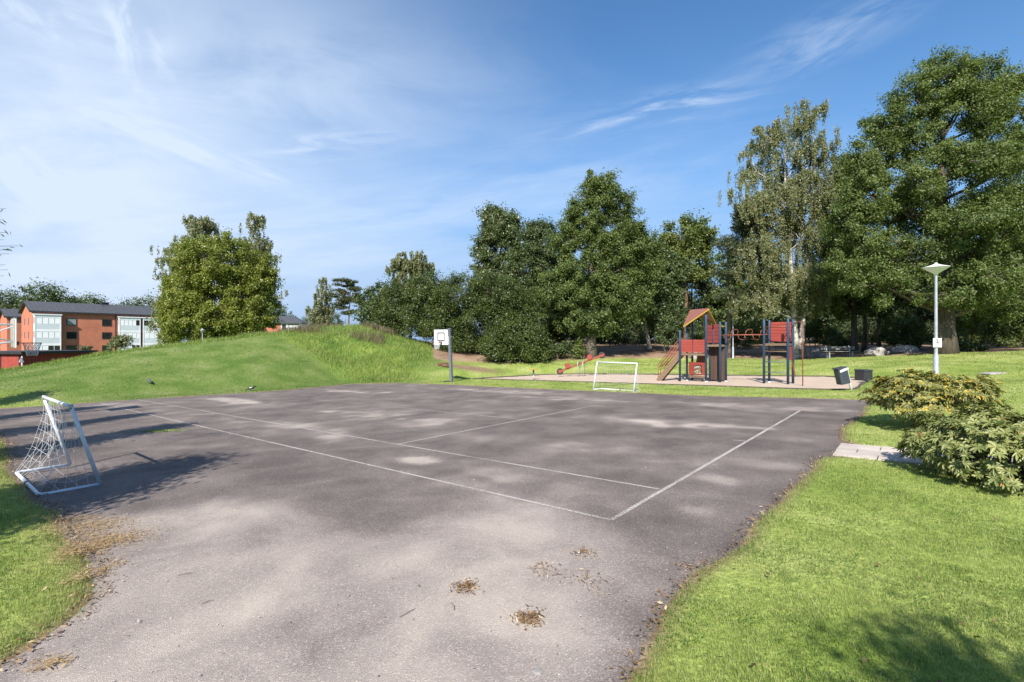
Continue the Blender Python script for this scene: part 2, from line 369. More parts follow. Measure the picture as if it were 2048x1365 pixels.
def mound_mask(x, y):
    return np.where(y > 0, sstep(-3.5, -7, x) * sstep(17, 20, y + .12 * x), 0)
def axis(segs):
    out = []
    for a, b, s in segs: out += list(np.arange(a, b, s))
    return np.array(out + [segs[-1][1]])
gx = axis([(-900, -150, 75), (-150, -50, 8), (-50, -15, .8), (-15, 15, .15), (15, 50, .8), (50, 150, 8), (150, 900, 75)])
gy = axis([(-300, -20, 40), (-20, 0, 2), (0, 14, .15), (14, 48, .35), (48, 120, 4), (120, 1200, 60)])
X, Y = np.meshgrid(gx, gy); xf, yf = X.ravel(), Y.ravel()
zf = terrain(xf, yf)
nx, ny = len(gx), len(gy)
idx = np.arange(nx * ny).reshape(ny, nx)
quads = np.stack([idx[:-1, :-1], idx[:-1, 1:], idx[1:, 1:], idx[1:, :-1]], -1).reshape(-1, 4)

def groundmat():
    m, nt, ns, ln = new_mat('lawn_and_woodland_soil')
    out = N(ns, 'ShaderNodeOutputMaterial'); b = N(ns, 'ShaderNodeBsdfPrincipled'); tc = N(ns, 'ShaderNodeTexCoord')
    def noise(sc, det=5, st=None):
        n = N(ns, 'ShaderNodeTexNoise'); n.inputs['Scale'].default_value = sc; n.inputs['Detail'].default_value = det
        if st:
            mp = N(ns, 'ShaderNodeMapping'); mp.inputs['Scale'].default_value = st; ln.new(tc.outputs['Object'], mp.inputs[0]); ln.new(mp.outputs[0], n.inputs['Vector'])
        else: ln.new(tc.outputs['Object'], n.inputs['Vector'])
        return n.outputs['Fac']
    def mix(f, a, c, bt='MIX'):
        x = N(ns, 'ShaderNodeMix', data_type='RGBA', blend_type=bt)
        for i, v in ((0, f), (6, a), (7, c)):
            if isinstance(v, (int, float, tuple)): x.inputs[i].default_value = v
            else: ln.new(v, x.inputs[i])
        return x.outputs[2]
    r1 = ramp(ns, [(.34, (.18, .25, .05, 1)), (.5, (.28, .345, .09, 1)), (.68, (.38, .41, .15, 1))]); ln.new(noise(.55, 7, (1, 1, 1)), r1.inputs[0])
    r2 = ramp(ns, [(.3, (.62, .66, .6, 1)), (.7, (1.2, 1.15, 1.15, 1))]); ln.new(noise(14, 6), r2.inputs[0])
    lawn = mix(1.0, r1.outputs[0], r2.outputs[0], 'MULTIPLY')
    r5 = ramp(ns, [(.35, (.10, .19, .035, 1)), (.65, (.25, .32, .07, 1))]); ln.new(noise(.8, 6), r5.inputs[0])
    tall = mix(1.0, r5.outputs[0], r2.outputs[0], 'MULTIPLY')
    r3 = ramp(ns, [(.34, (.12, .08, .055, 1)), (.48, (.27, .185, .13, 1)), (.64, (.32, .225, .155, 1)), (.78, (.28, .25, .10, 1))]); ln.new(noise(.5, 8), r3.inputs[0])
    soil = mix(1.0, r3.outputs[0], r2.outputs[0], 'MULTIPLY')
    at_ = N(ns, 'ShaderNodeAttribute', attribute_name='mask'); sp = N(ns, 'ShaderNodeSeparateColor'); ln.new(at_.outputs['Color'], sp.inputs[0])
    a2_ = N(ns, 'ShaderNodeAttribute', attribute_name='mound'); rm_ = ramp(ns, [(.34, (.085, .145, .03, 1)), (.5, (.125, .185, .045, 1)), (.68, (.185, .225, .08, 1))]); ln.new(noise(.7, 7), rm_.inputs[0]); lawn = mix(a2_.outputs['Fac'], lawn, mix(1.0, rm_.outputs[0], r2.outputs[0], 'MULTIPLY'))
    c = mix(sp.outputs[1], lawn, tall)
    c = mix(sp.outputs[0], c, soil)
    r4 = ramp(ns, [(.3, (.14, .09, .055, 1)), (.7, (.30, .22, .14, 1))]); ln.new(noise(9, 6), r4.inputs[0])
    c = mix(sp.outputs[2], c, r4.outputs[0])
    ln.new(c, b.inputs['Base Color']); b.inputs['Roughness'].default_value = .95; b.inputs['Specular IOR Level'].default_value = .1
    bp = N(ns, 'ShaderNodeBump'); bp.inputs['Strength'].default_value = .7; bp.inputs['Distance'].default_value = .04
    ln.new(noise(22, 5), bp.inputs['Height']); ln.new(bp.outputs[0], b.inputs['Normal'])
    ln.new(b.outputs[0], out.inputs[0]); return m
ground = raw_mesh('ground', np.stack([xf, yf, zf], -1), quads, None, groundmat(), smooth=True); tag(ground, 'mown lawn rising to a grassy mound and woodland soil', 'ground', None, 'structure')
sc = sdist(COURT, xf, yf)
edge_dirt = sstep(.22, .06, sc) * (sc > -.3)
leafy = ((xf < -1.2) & (yf < 6)) * sstep(.5, .0, sc)
bare = sstep(2.3, .6, np.hypot((xf + 3.2) / 1.5, (yf - 35.6) / .75))            # bare earth beside the hoop
mk = np.stack([wood_mask(xf, yf), tall_mask(xf, yf), np.clip(np.maximum(np.maximum(edge_dirt, leafy * .5), bare), 0, 1), np.ones(len(xf))], -1)
mo_ = ground.data.attributes.new('mound', 'FLOAT', 'POINT'); mo_.data.foreach_set('value', mound_mask(xf, yf).astype(np.float32))
ca_ = ground.data.color_attributes.new('mask', 'FLOAT_COLOR', 'POINT'); ca_.data.foreach_set('color', mk.astype(np.float32).ravel())

def sheet(name, poly, step, zoff, mat, margin=.35, label=None, attr=None):
    P = np.array(poly); ax = np.arange(P[:, 0].min() - .5, P[:, 0].max() + .5, step); ay = np.arange(P[:, 1].min() - .5, P[:, 1].max() + .5, step)
    X, Y = np.meshgrid(ax, ay); x, y = X.ravel(), Y.ravel(); s = sdist(poly, x, y); keep = s < margin
    i = np.arange(len(x)).reshape(X.shape)
    q = np.stack([i[:-1, :-1], i[:-1, 1:], i[1:, 1:], i[1:, :-1]], -1).reshape(-1, 4); q = q[keep[q].all(1)]
    used = np.unique(q); mp = np.full(len(x), -1); mp[used] = np.arange(len(used))
    x, y = x[used], y[used]; z = plane(x, y) + zoff
    o = raw_mesh(name, np.stack([x, y, z], -1), mp[q], None, mat, smooth=True); tag(o, label, name.replace('_', ' '), None, 'structure')
    if attr is not None:
        a = o.data.color_attributes.new('dust', 'FLOAT_COLOR', 'POINT'); v = attr(x, y)
        a.data.foreach_set('color', np.stack([v, v, v, np.ones(len(v))], -1).astype(np.float32).ravel())
    return o
def blob(x, y, px, py, rx, ry, amp, rot=-.69):
    c = court(px, py); dx, dy = x - c[0], y - c[1]; a = dx * math.cos(rot) + dy * math.sin(rot); b = -dx * math.sin(rot) + dy * math.cos(rot)
    q = (a / rx) ** 2 + (b / ry) ** 2 + 2.2 * (pnoise(x, y, 1.1, 31) - .5) + 2.2 * (pnoise(x, y, 3.3, 32) - .5)
    return amp * .8 * np.exp(-np.maximum(q, 0))
FORE = [court(*p) for p in [(215, 1045), (330, 1020), (430, 1000), (560, 1010), (640, 1060), (760, 1075), (900, 1040), (985, 985), (1080, 1000), (1160, 1045), (1235, 1085), (1320, 1120), (1290, 1165), (1215, 1215), (1190, 1290), (1150, 1365)]] + [(.0, 1.0), (-3, 1.0), (-2.6, 2.2)]
def dustfield(x, y):
    v = .17 + .14 * (pnoise(x, y, 2.3, 21) - .5) + .16 * (pnoise(x + .3 * y, y, .7, 22) - .4)
    v += .50 * sstep(.5, -.4, sdist(FORE, x, y))             # dusty foreground
    for b in [(780, 835, 2.4, .6, .62), (840, 921, .34, .22, .75), (610, 855, 1.3, .45, .35), (690, 880, .9, .4, .35), (470, 802, 2.6, .5, .6), (640, 868, 1.0, .4, .22), (700, 783, 3.2, .5, .6), (1000, 783, 3, .5, .5), (1140, 798, 1.7, .5, .6),
              (1290, 845, 1.3, .35, .7), (1420, 850, 1.2, .25, .5), (1185, 895, 1.0, .4, .35), (1000, 950, .8, .4, .35), (1330, 920, .7, .3, .25), (1500, 925, .6, .22, .22), (1550, 815, 3, .5, .42), (880, 960, .8, .4, .3), (1440, 960, .3, .16, .3), (1395, 1020, .25, .15, .3),
              (400, 840, 2.0, .8, .2), (250, 815, 2.4, .8, .3), (1620, 880, .9, .5, .25),
              (680, 955, 1.1, .5, -.10), (480, 905, 1.3, .5, -.08), (1020, 860, 3, .8, -.03), (720, 1230, 1.0, .4, -.24), (560, 1300, .7, .3, -.2), (860, 1330, .5, .4, -.2), (900, 1100, .5, .25, -.2), (300, 1080, .6, .3, -.15), (540, 1075, .5, .25, -.2), (980, 1330, .4, .2, -.15)]:
        v += blob(x, y, *b)
    return np.clip(v, 0, 1)
def asphaltmat():
    m, nt, ns, ln = new_mat('worn_asphalt')
    out = N(ns, 'ShaderNodeOutputMaterial'); b = N(ns, 'ShaderNodeBsdfPrincipled'); tc = N(ns, 'ShaderNodeTexCoord')
    def noise(sc, det=6, rough=.55, dist=0):
        n = N(ns, 'ShaderNodeTexNoise'); n.inputs['Scale'].default_value = sc; n.inputs['Detail'].default_value = det; n.inputs['Roughness'].default_value = rough; n.inputs['Distortion'].default_value = dist
        ln.new(tc.outputs['Object'], n.inputs['Vector']); return n.outputs['Fac']
    at_ = N(ns, 'ShaderNodeAttribute', attribute_name='dust'); sp = N(ns, 'ShaderNodeSeparateColor'); ln.new(at_.outputs['Color'], sp.inputs[0])
    # dust = attribute + cloudy noise
    m1 = N(ns, 'ShaderNodeMath', operation='MULTIPLY_ADD'); ln.new(noise(.9, 8, .62, .4), m1.inputs[0]); m1.inputs[1].default_value = 1.0; m1.inputs[2].default_value = -.47
    m2 = N(ns, 'ShaderNodeMath', operation='ADD'); ln.new(m1.outputs[0], m2.inputs[0]); ln.new(sp.outputs[0], m2.inputs[1])
    rp = ramp(ns, [(.05, (.104, .087, .080, 1)), (.32, (.168, .142, .130, 1)), (.66, (.305, .264, .233, 1)), (1., (.47, .41, .345, 1))]); ln.new(m2.outputs[0], rp.inputs[0])
    # chippings
    vo = N(ns, 'ShaderNodeTexVoronoi'); vo.inputs['Scale'].default_value = 130; ln.new(tc.outputs['Object'], vo.inputs['Vector'])
    rv = ramp(ns, [(0., (.55, .55, .56, 1)), (.55, (.95, .95, .95, 1)), (.86, (1.2, 1.18, 1.16, 1)), (.97, (2.1, 2.05, 2., 1))])
    sv = N(ns, 'ShaderNodeSeparateColor'); ln.new(vo.outputs['Color'], sv.inputs[0]); ln.new(sv.outputs[0], rv.inputs[0])
    mx = N(ns, 'ShaderNodeMix', data_type='RGBA', blend_type='MULTIPLY'); cf_ = N(ns, 'ShaderNodeMapRange'); cf_.inputs[1].default_value = .35; cf_.inputs[2].default_value = .85; cf_.inputs[3].default_value = .75; cf_.inputs[4].default_value = .22; ln.new(m2.outputs[0], cf_.inputs[0]); ln.new(cf_.outputs[0], mx.inputs[0]); ln.new(rp.outputs[0], mx.inputs[6]); ln.new(rv.outputs[0], mx.inputs[7])
    # scattered pale grit
    v2 = N(ns, 'ShaderNodeTexVoronoi'); v2.inputs['Scale'].default_value = 9; ln.new(tc.outputs['Object'], v2.inputs['Vector'])
    lt = N(ns, 'ShaderNodeMath', operation='LESS_THAN'); lt.inputs[1].default_value = .075; ln.new(v2.outputs['Distance'], lt.inputs[0])
    s2 = N(ns, 'ShaderNodeSeparateColor'); ln.new(v2.outputs['Color'], s2.inputs[0]); g2 = N(ns, 'ShaderNodeMath', operation='GREATER_THAN'); g2.inputs[1].default_value = .72; ln.new(s2.outputs[1], g2.inputs[0])
    mm = N(ns, 'ShaderNodeMath', operation='MULTIPLY'); ln.new(lt.outputs[0], mm.inputs[0]); ln.new(g2.outputs[0], mm.inputs[1])
    m3 = N(ns, 'ShaderNodeMix', data_type='RGBA'); ln.new(mm.outputs[0], m3.inputs[0]); ln.new(mx.outputs[2], m3.inputs[6]); m3.inputs[7].default_value = (.42, .38, .33, 1)
    ln.new(m3.outputs[2], b.inputs['Base Color']); b.inputs['Roughness'].default_value = .9; b.inputs['Specular IOR Level'].default_value = .25
    bp = N(ns, 'ShaderNodeBump'); bp.inputs['Strength'].default_value = .55; bp.inputs['Distance'].default_value = .006
    ln.new(vo.outputs['Distance'], bp.inputs['Height']); ln.new(bp.outputs[0], b.inputs['Normal'])
    ln.new(b.outputs[0], out.inputs[0]); return m
asphalt = sheet('sports_court', COURT, .12, 0, asphaltmat(), .35, 'worn grey asphalt court with faded white tennis lines', dustfield)
sandmat = pmat('playground_sand', (.49, .385, .30), (.42, .33, .255), 1.2, .95, .4, bscale=14)
sand = sheet('sand', SAND, .5, .0, sandmat, .3, 'pale pinkish sand under the playground equipment')

# court markings (worn paint)
def linemat():
    m, nt, ns, ln = new_mat('worn_line_paint')
    out = N(ns, 'ShaderNodeOutputMaterial'); b = N(ns, 'ShaderNodeBsdfPrincipled'); tr = N(ns, 'ShaderNodeBsdfTransparent'); tc = N(ns, 'ShaderNodeTexCoord')
    b.inputs['Base Color'].default_value = (.45, .415, .385, 1); b.inputs['Roughness'].default_value = .85
    n1 = N(ns, 'ShaderNodeTexNoise'); n1.inputs['Scale'].default_value = 60; n1.inputs['Detail'].default_value = 3; ln.new(tc.outputs['Object'], n1.inputs['Vector'])
    n2 = N(ns, 'ShaderNodeTexNoise'); n2.inputs['Scale'].default_value = 1.2; ln.new(tc.outputs['Object'], n2.inputs['Vector'])
    at_ = N(ns, 'ShaderNodeAttribute', attribute_name='wear'); 
    a = N(ns, 'ShaderNodeMath', operation='ADD'); ln.new(n1.outputs[0], a.inputs[0]); n2m = N(ns, 'ShaderNodeMath', operation='MULTIPLY_ADD'); n2m.inputs[1].default_value = .45; n2m.inputs[2].default_value = .275; ln.new(n2.outputs[0], n2m.inputs[0]); ln.new(n2m.outputs[0], a.inputs[1])
    a2 = N(ns, 'ShaderNodeMath', operation='SUBTRACT'); ln.new(a.outputs[0], a2.inputs[0]); ln.new(at_.outputs['Fac'], a2.inputs[1])
    rp = ramp(ns, [(.38, (0, 0, 0, 1)), (.62, (1, 1, 1, 1))]); ln.new(a2.outputs[0], rp.inputs[0])
    ms = N(ns, 'ShaderNodeMixShader'); ln.new(rp.outputs[0], ms.inputs[0]); ln.new(tr.outputs[0], ms.inputs[1]); ln.new(b.outputs[0], ms.inputs[2])
    ln.new(ms.outputs[0], out.inputs[0]); return m
O = np.array(court(1222, 1041)); A1 = np.array(court(203, 808)); au = (A1 - O) / np.linalg.norm(A1 - O)
C1 = np.array(court(1600, 822)); av = (C1 - O) / np.linalg.norm(C1 - O); LU, LV = 23.6, np.linalg.norm(C1 - O)
kv = LV / 10.97
B0 = np.array(court(1318, 979)); B1 = np.array(court(275, 800)); D0 = np.array(court(796, 889)); D1 = np.array(court(1192, 811)); E0 = np.array(court(1049, 840)); E1 = np.array(court(581, 795))
lv_, lq_, lw_ = [], [], []
def line(a, b, w, wear):
    a, b = np.array(a), np.array(b); t = (b - a) / np.linalg.norm(b - a); n = np.array((-t[1], t[0])) * w / 2
    k = len(lv_)
    for p in (a - n, b - n, b + n, a + n): lv_.append((p[0], p[1], plane(p[0], p[1]) + .005)); lw_.append(wear)
    lq_.append((k, k + 1, k + 2, k + 3))
line(O - au * 0, A1, .042, .42); line(B0, B1, .04, .42); line(O - av * .0, C1, .055, .42); line(D0, D1, .045, .40); line(E0, E1, .045, .46)
line(O + av * 9.6 * kv, O + av * 9.6 * kv + au * 9, .05, .66); line(C1, C1 + au * 6, .05, .62); line(O + av * 5.485 * kv - au * .0, O + av * 5.485 * kv + au * .25, .05, .4)
mk_ = raw_mesh('court_markings', lv_, lq_, None, linemat()); tag(mk_, 'faded white tennis court lines on the asphalt', 'markings', None, 'structure')
wa = mk_.data.attributes.new('wear', 'FLOAT', 'POINT'); wa.data.foreach_set('value', np.array(lw_, dtype=np.float32))

# paved path
def pave():
    m = MB(); r = random.Random(4); n = Vector((0, 0, 1))
    U = Vector((uu[0], uu[1], plane(uu[0], uu[1]))).normalized(); V = Vector((vv[0], vv[1], plane(vv[0], vv[1]))).normalized(); W_ = U.cross(V)
    if W_.z < 0: W_ = -W_
    for j in range(3):
        for i in range(0, 24):
            s = i * .6 - (j % 2) * .3; a_ = max(s, 0) + .008; e_ = s + .592
            if e_ - a_ < .1: continue
            q = Vector((p0[0], p0[1], plane(*p0) + .002)) + U * (a_ + e_) / 2 + V * (.2 + j * .405)
            m.box(q + W_ * r.uniform(-.004, .004), (e_ - a_, .388, .05), (U, V, W_))
    return m
pv = pave().build('path', pmat('concrete_paver', (.50, .44, .385), (.36, .315, .275), 1.6, .9, .3), None, bevel=.006); tag(pv, 'pale concrete paving slabs leading off the court between bushes', 'path', None, 'structure')

# timber edging round the sand
ed = MB()
for i in range(len(SAND)):
    a, b = SAND[i], SAND[(i + 1) % len(SAND)]
    ed.beam((a[0], a[1], G(*a) - .02), (b[0], b[1], G(*b) - .02), .08, .16)
tag(ed.build('sandpit_edging', M['timber']), 'low dark timber edging around the playground sand', 'edging')

# ------------------------------------------------------------------ grass
def blades(name, mat, x, y, z, h, w, label, lean=.5, kind='stuff', parent=None):
    n = len(x); a = rng.uniform(0, 2 * np.pi, n); lx, ly = np.cos(a), np.sin(a); b = a + rng.normal(0, .6, n) + np.pi / 2; bx, by = np.cos(b) * w / 2, np.sin(b) * w / 2
    ln_ = rng.uniform(.1, 1, n) * lean * h
    V = np.empty((n, 5, 3), np.float32)
    V[:, 0] = np.stack([x - bx, y - by, z - .006], -1); V[:, 1] = np.stack([x + bx, y + by, z - .006], -1)
    mx, my, mz = x + lx * ln_ * .35, y + ly * ln_ * .35, z + h * .6
    V[:, 2] = np.stack([mx + bx * .8, my + by * .8, mz], -1); V[:, 3] = np.stack([mx - bx * .8, my - by * .8, mz], -1)
    V[:, 4] = np.stack([x + lx * ln_, y + ly * ln_, z + h * np.sqrt(np.maximum(0.2, 1 - (ln_ / h) ** 2 * .5))], -1)
    k = np.arange(n) * 5
    o = raw_mesh(name, V.reshape(-1, 3), np.stack([k, k + 1, k + 2, k + 3], -1), np.stack([k + 3, k + 2, k + 4], -1), mat)
    tag(o, label, name.replace('_', ' '), None, kind)
    return o
def scatter(n, d0, d1, b0, b1, power=1.0):
    u = rng.uniform(0, 1, n); d = d0 * (d1 / d0) ** u if power == 1 else (d0 + (d1 - d0) * u ** power)
    return rng.uniform(b0, b1, n) * d, d
x, y = scatter(950000, 1.5, 42, -1.2, 1.25)
s = np.minimum(np.minimum(sdist(COURT, x, y), sdist(SAND, x, y)), sdist(PATH, x, y))
ok = (s > -.02) & (rng.uniform(0, 1, len(x)) < .10 + .90 * sstep(.02, .15, s)) & (wood_mask(x, y) < .5) & (tall_mask(x, y) < .5) & (np.hypot((x + 3.2) / 1.5, (y - 35.6) / .75) > 1.5)
x, y, s = x[ok], y[ok], s[ok]
tuft = .6 * pnoise(x, y, 9, 1) + .4 * pnoise(x, y, 3, 2); ok = rng.uniform(0, 1, len(x)) < .25 + 1.3 * tuft; x, y, s, tuft = x[ok], y[ok], s[ok], tuft[ok]
wd = np.maximum(.0030, .00075 * y) * rng.uniform(.7, 1.3, len(x))
hh = np.where(y < 14, .027, .027 + .0008 * (y - 14)) * rng.uniform(.55, 1.35, len(x)) * (1 + .3 * sstep(.25, .05, s)) * (.55 + .9 * tuft)
mm_ = mound_mask(x, y) > rng.uniform(.3, .7, len(x)); k_ = ~mm_
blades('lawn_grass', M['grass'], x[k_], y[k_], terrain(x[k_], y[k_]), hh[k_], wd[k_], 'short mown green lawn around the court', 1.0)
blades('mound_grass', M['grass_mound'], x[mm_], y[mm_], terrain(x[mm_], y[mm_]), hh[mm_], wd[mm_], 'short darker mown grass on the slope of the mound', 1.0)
cxx, cyy = scatter(90000, 1.5, 9, -1.2, 1.2); ok = (np.minimum(sdist(COURT, cxx, cyy), sdist(PATH, cxx, cyy)) > .06) & (pnoise(cxx, cyy, 1.6, 5) * .6 + pnoise(cxx, cyy, 5, 6) * .4 > .56); cxx, cyy = cxx[ok], cyy[ok]; CLOVER = (cxx, cyy)
x, y = scatter(300000, 25, 48, -1.6, -.02, 1.0)
tm = tall_mask(x, y); ok = (tm > rng.uniform(.2, .9, len(x))) & (wood_mask(x, y) < .5) & (y < 47)
x, y = x[ok], y[ok]
clump = .55 * pnoise(x, y, .8, 11) + .45 * pnoise(x, y, 2.4, 12)
hump = sstep(-17.5, -15, x)
blades('tall_grass', M['tall'], x, y, terrain(x, y), (.10 + .36 * clump) * (.35 + .65 * tm[ok]) * rng.uniform(.5, 1.3, len(x)), rng.uniform(.010, .024, len(x)), 'long unmown green grass on the mound', 1.05)
x = rng.uniform(-21, -10, 9000); y = rng.uniform(37.5, 43, 9000); ok = (tall_mask(x, y) > .5) & (np.sin(x * 1.1 + 1) + np.sin(y * 1.7) + rng.normal(0, .5, 9000) > .7); x, y = x[ok], y[ok]
blades('seeding_weeds', M['weed'], x, y, terrain(x, y) + .1, rng.uniform(.35, .6, len(x)), rng.uniform(.015, .03, len(x)), 'brownish seeding weeds along the mound crest', .35)

# ------------------------------------------------------------------ leaves and trees
def leaf_mesh(name, P, nrm, L, Wd, mat, parent=None, tang=None, mats_z=None):
    n = len(P); nrm = nrm / (np.linalg.norm(nrm, axis=1, keepdims=True) + 1e-9)
    r = rng.normal(size=(n, 3)) if tang is None else tang
    t = r - nrm * (r * nrm).sum(1, keepdims=True); t /= (np.linalg.norm(t, axis=1, keepdims=True) + 1e-9); b = np.cross(nrm, t)
    L = np.asarray(L)[:, None]; Wd = np.asarray(Wd)[:, None]
    V = np.stack([P - t * L / 2, P + b * Wd / 2 + t * L * .05, P + t * L / 2, P - b * Wd / 2 + t * L * .05], 1)
    k = np.arange(n) * 4
    o = raw_mesh(name, V.reshape(-1, 3), np.stack([k, k + 1, k + 2, k + 3], -1), None, mat, parent)
    return o
_cx, _cy = CLOVER; _n = len(_cx); _s = np.maximum(.013, .0026 * _cy) * rng.uniform(.7, 1.3, _n)
tag(leaf_mesh('clover', np.stack([_cx, _cy, terrain(_cx, _cy) + rng.uniform(.012, .034, _n)], -1), rng.normal(size=(_n, 3)) * .35 + np.array((0, 0, 1)), _s, _s * .8, M['clover']), 'dark green clover patches in the near lawn', 'clover', None, 'stuff')
def limb(mb, a, b, r0, r1, bend=.12, n=5, seg=5):
    a, b = Vector(a), Vector(b); L = (b - a).length; pts = []; off = Vector((random.uniform(-1, 1), random.uniform(-1, 1), random.uniform(-.3, 1))) * bend * L
    for i in range(n + 1):
        t = i / n; pts.append(a.lerp(b, t) + off * math.sin(math.pi * t) + Vector((random.uniform(-1, 1), random.uniform(-1, 1), 0)) * .02 * L * (0 < i < n))
    mb.tube(pts, [r0 + (r1 - r0) * (i / n) ** .8 for i in range(n + 1)], seg)
    return pts
LOBE = 1.0
def tree(name, label, cat, px, d, lobes, trunk_r, leaf, matl, matb, nleaf, puff=.9, style='broad', group=None, stems=None, aspect=.62, shell=.5, base=None, depth=.85, fill=1.0, trunk_top=.85, twig=.5):
    """lobes: (px, py, rx px, ry px[, depth offset m]) as surveyed at the tree's own distance"""
    bx, by, bz = at(px, d) if base is None else base
    root = empty(name, (bx, by, bz), label, cat, group)
    Lb = []
    for l in lobes:
        c = np.array((PX(l[0], d) - bx, (l[4] if len(l) > 4 else 0), PZ(l[1], d) - bz)); rx, rz = l[2] * d / F * LOBE, l[3] * d / F * LOBE
        Lb.append((c, np.array((rx, rx * depth, rz))))
    cs = []
    for c, r in Lb:
        k = max(4, int(fill * 2.3 * (r[0] * r[2] + r[1] * r[2] + r[0] * r[1]) / puff ** 2))
        v = rng.normal(size=(k, 3)); v /= np.linalg.norm(v, axis=1, keepdims=True)
        rad = shell + (1 - shell) * rng.uniform(0, 1, (k, 1)) ** .6
        cs.append(np.concatenate([c + v * r * rad * rng.uniform(.88, 1.08, (k, 1)), np.tile(c, (k, 1))], 1))
    cs = np.concatenate(cs); PC, LC = cs[:, :3], cs[:, 3:]
    low = PC[:, 2] > .25; PC, LC = PC[low], LC[low]
    npf = max(6, int(nleaf / len(PC))); psz = rng.uniform(.6, 1.25, len(PC)) * puff
    ci = np.repeat(np.arange(len(PC)), npf); n = len(ci)
    g = rng.normal(size=(n, 3)); g /= np.linalg.norm(g, axis=1, keepdims=True); g *= rng.uniform(0, 1, (n, 1)) ** .45 * rng.uniform(.75, 1.12, (n, 1))
    if style == 'weep':
        strand = np.repeat(np.arange(len(PC) * 6), (npf + 5) // 6)[:n] if False else rng.integers(0, 6, n) + ci * 6
        so = rng.normal(size=(len(PC) * 6, 3)) * .42; so[:, 2] *= .3
        u = rng.uniform(0, 1, n)
        off = so[strand] * psz[ci][:, None] + rng.normal(size=(n, 3)) * .08 * puff
        off[:, 2] -= u * (.35 + 1.2 * rng.uniform(0, 1, len(PC) * 6)[strand]) * psz[ci] - .25 * psz[ci]; P = PC[ci] + off
        nr = rng.normal(size=(n, 3)); nr[:, 2] *= .5; nr += np.array((-.15, -.5, .3)); tang = rng.normal(size=(n, 3)) * .5 + np.array((0, 0, -1))
    elif style == 'pine':
        g *= np.array((1.1, 1.1, .38)); P = PC[ci] + g * psz[ci][:, None]
        nr = rng.normal(size=(n, 3)); tang = rng.normal(size=(n, 3)) * .7 + np.array((0, 0, .5)) + g * .8
    else:
        g *= np.array((1, 1, .88)) * .85; axo = (PC - LC); axo /= np.linalg.norm(axo, axis=1, keepdims=True) + 1e-6; axo = axo + rng.normal(size=axo.shape) * .35; g += axo[ci] * (rng.normal(size=(n, 1)) * .38 - .1); rr = np.linalg.norm(g, axis=1, keepdims=True); P = PC[ci] + g * psz[ci][:, None]
        out_ = (P - LC[ci]); out_ /= np.linalg.norm(out_, axis=1, keepdims=True) + 1e-6
        nr = g / (rr + .2) * .4 + out_ * .35 + rng.normal(size=(n, 3)) * .62 + np.array((0, 0, .42)); tang = None
    P = P[:, :]; kp = P[:, 2] > .08
    sz = leaf * rng.uniform(.65, 1.35, n)
    if tang is not None: tang = tang[kp]
    leaf_mesh('crown', P[kp], nr[kp], sz[kp], sz[kp] * aspect, matl, root, tang)
    mb = MB(); ctop = max(c[2] + r[2] * .6 for c, r in Lb)
    for sx, lean, sr in (stems or [(0, 0, 1)]):
        top = Vector((sx + lean, random.uniform(-.3, .3), ctop * trunk_top * (1 if sr == 1 else .9)))
        pts = []; nseg = 9; ph = random.uniform(0, 6); wig = .012 * ctop
        for i in range(nseg + 1):
            t = i / nseg; pts.append(Vector((sx, 0, -.15)).lerp(top, t) + Vector((math.sin(ph + t * 5) * wig * t, math.cos(ph + t * 4) * wig * t, 0)))
        rs = [trunk_r * sr * (1.35 if i == 0 else 1) * (1 - .86 * (i / nseg) ** 1.1) for i in range(nseg + 1)]
        mb.tube(pts, rs, 8)
        for c, r in Lb:
            if stems and len(stems) > 1 and abs(c[0] - sx - lean) > abs(ctop) * .35: continue
            zc = max(.12 * ctop, min(c[2] - r[2] * .35 - abs(c[0]) * .35, ctop * trunk_top * .92)); t = min(max((zc + .15) / (top.z + .15), .03), .97); i = min(int(t * nseg), nseg - 1)
            a = pts[i].lerp(pts[i + 1], t * nseg - i)
            lp = limb(mb, a, Vector(c), trunk_r * sr * .42 * (1 - .7 * t), trunk_r * .10, .08)
    for j in rng.choice(len(PC), int(len(PC) * twig), replace=False):
        a = Vector(LC[j]) * .75 + Vector(PC[j]) * .25
        mb.tube([a, (a + Vector(PC[j])) / 2 + Vector((0, 0, .06 * puff)), Vector(PC[j])], [trunk_r * .075 + .012, trunk_r * .05 + .009, .008], 4, False)
    root_off = Vector((bx, by, bz)); mb.v = [tuple(Vector(v) + root_off) for v in mb.v]
    mb.build('trunk', matb, root, smooth=True)
    return root
def copy_tree(o, loc, rz, scale, label=None, group=None):
    c = o.copy(); COL.objects.link(c); c.location = loc; c.rotation_euler = (0, 0, rz); c.scale = scale if hasattr(scale, '__len__') else (scale,) * 3
    if label: c['label'] = label
    if group: c['group'] = group
    for ch in list(o.children):
        k = ch.copy(); COL.objects.link(k); k.parent = c
        for g in list(ch.children):
            q = g.copy(); COL.objects.link(q); q.parent = k
    return c

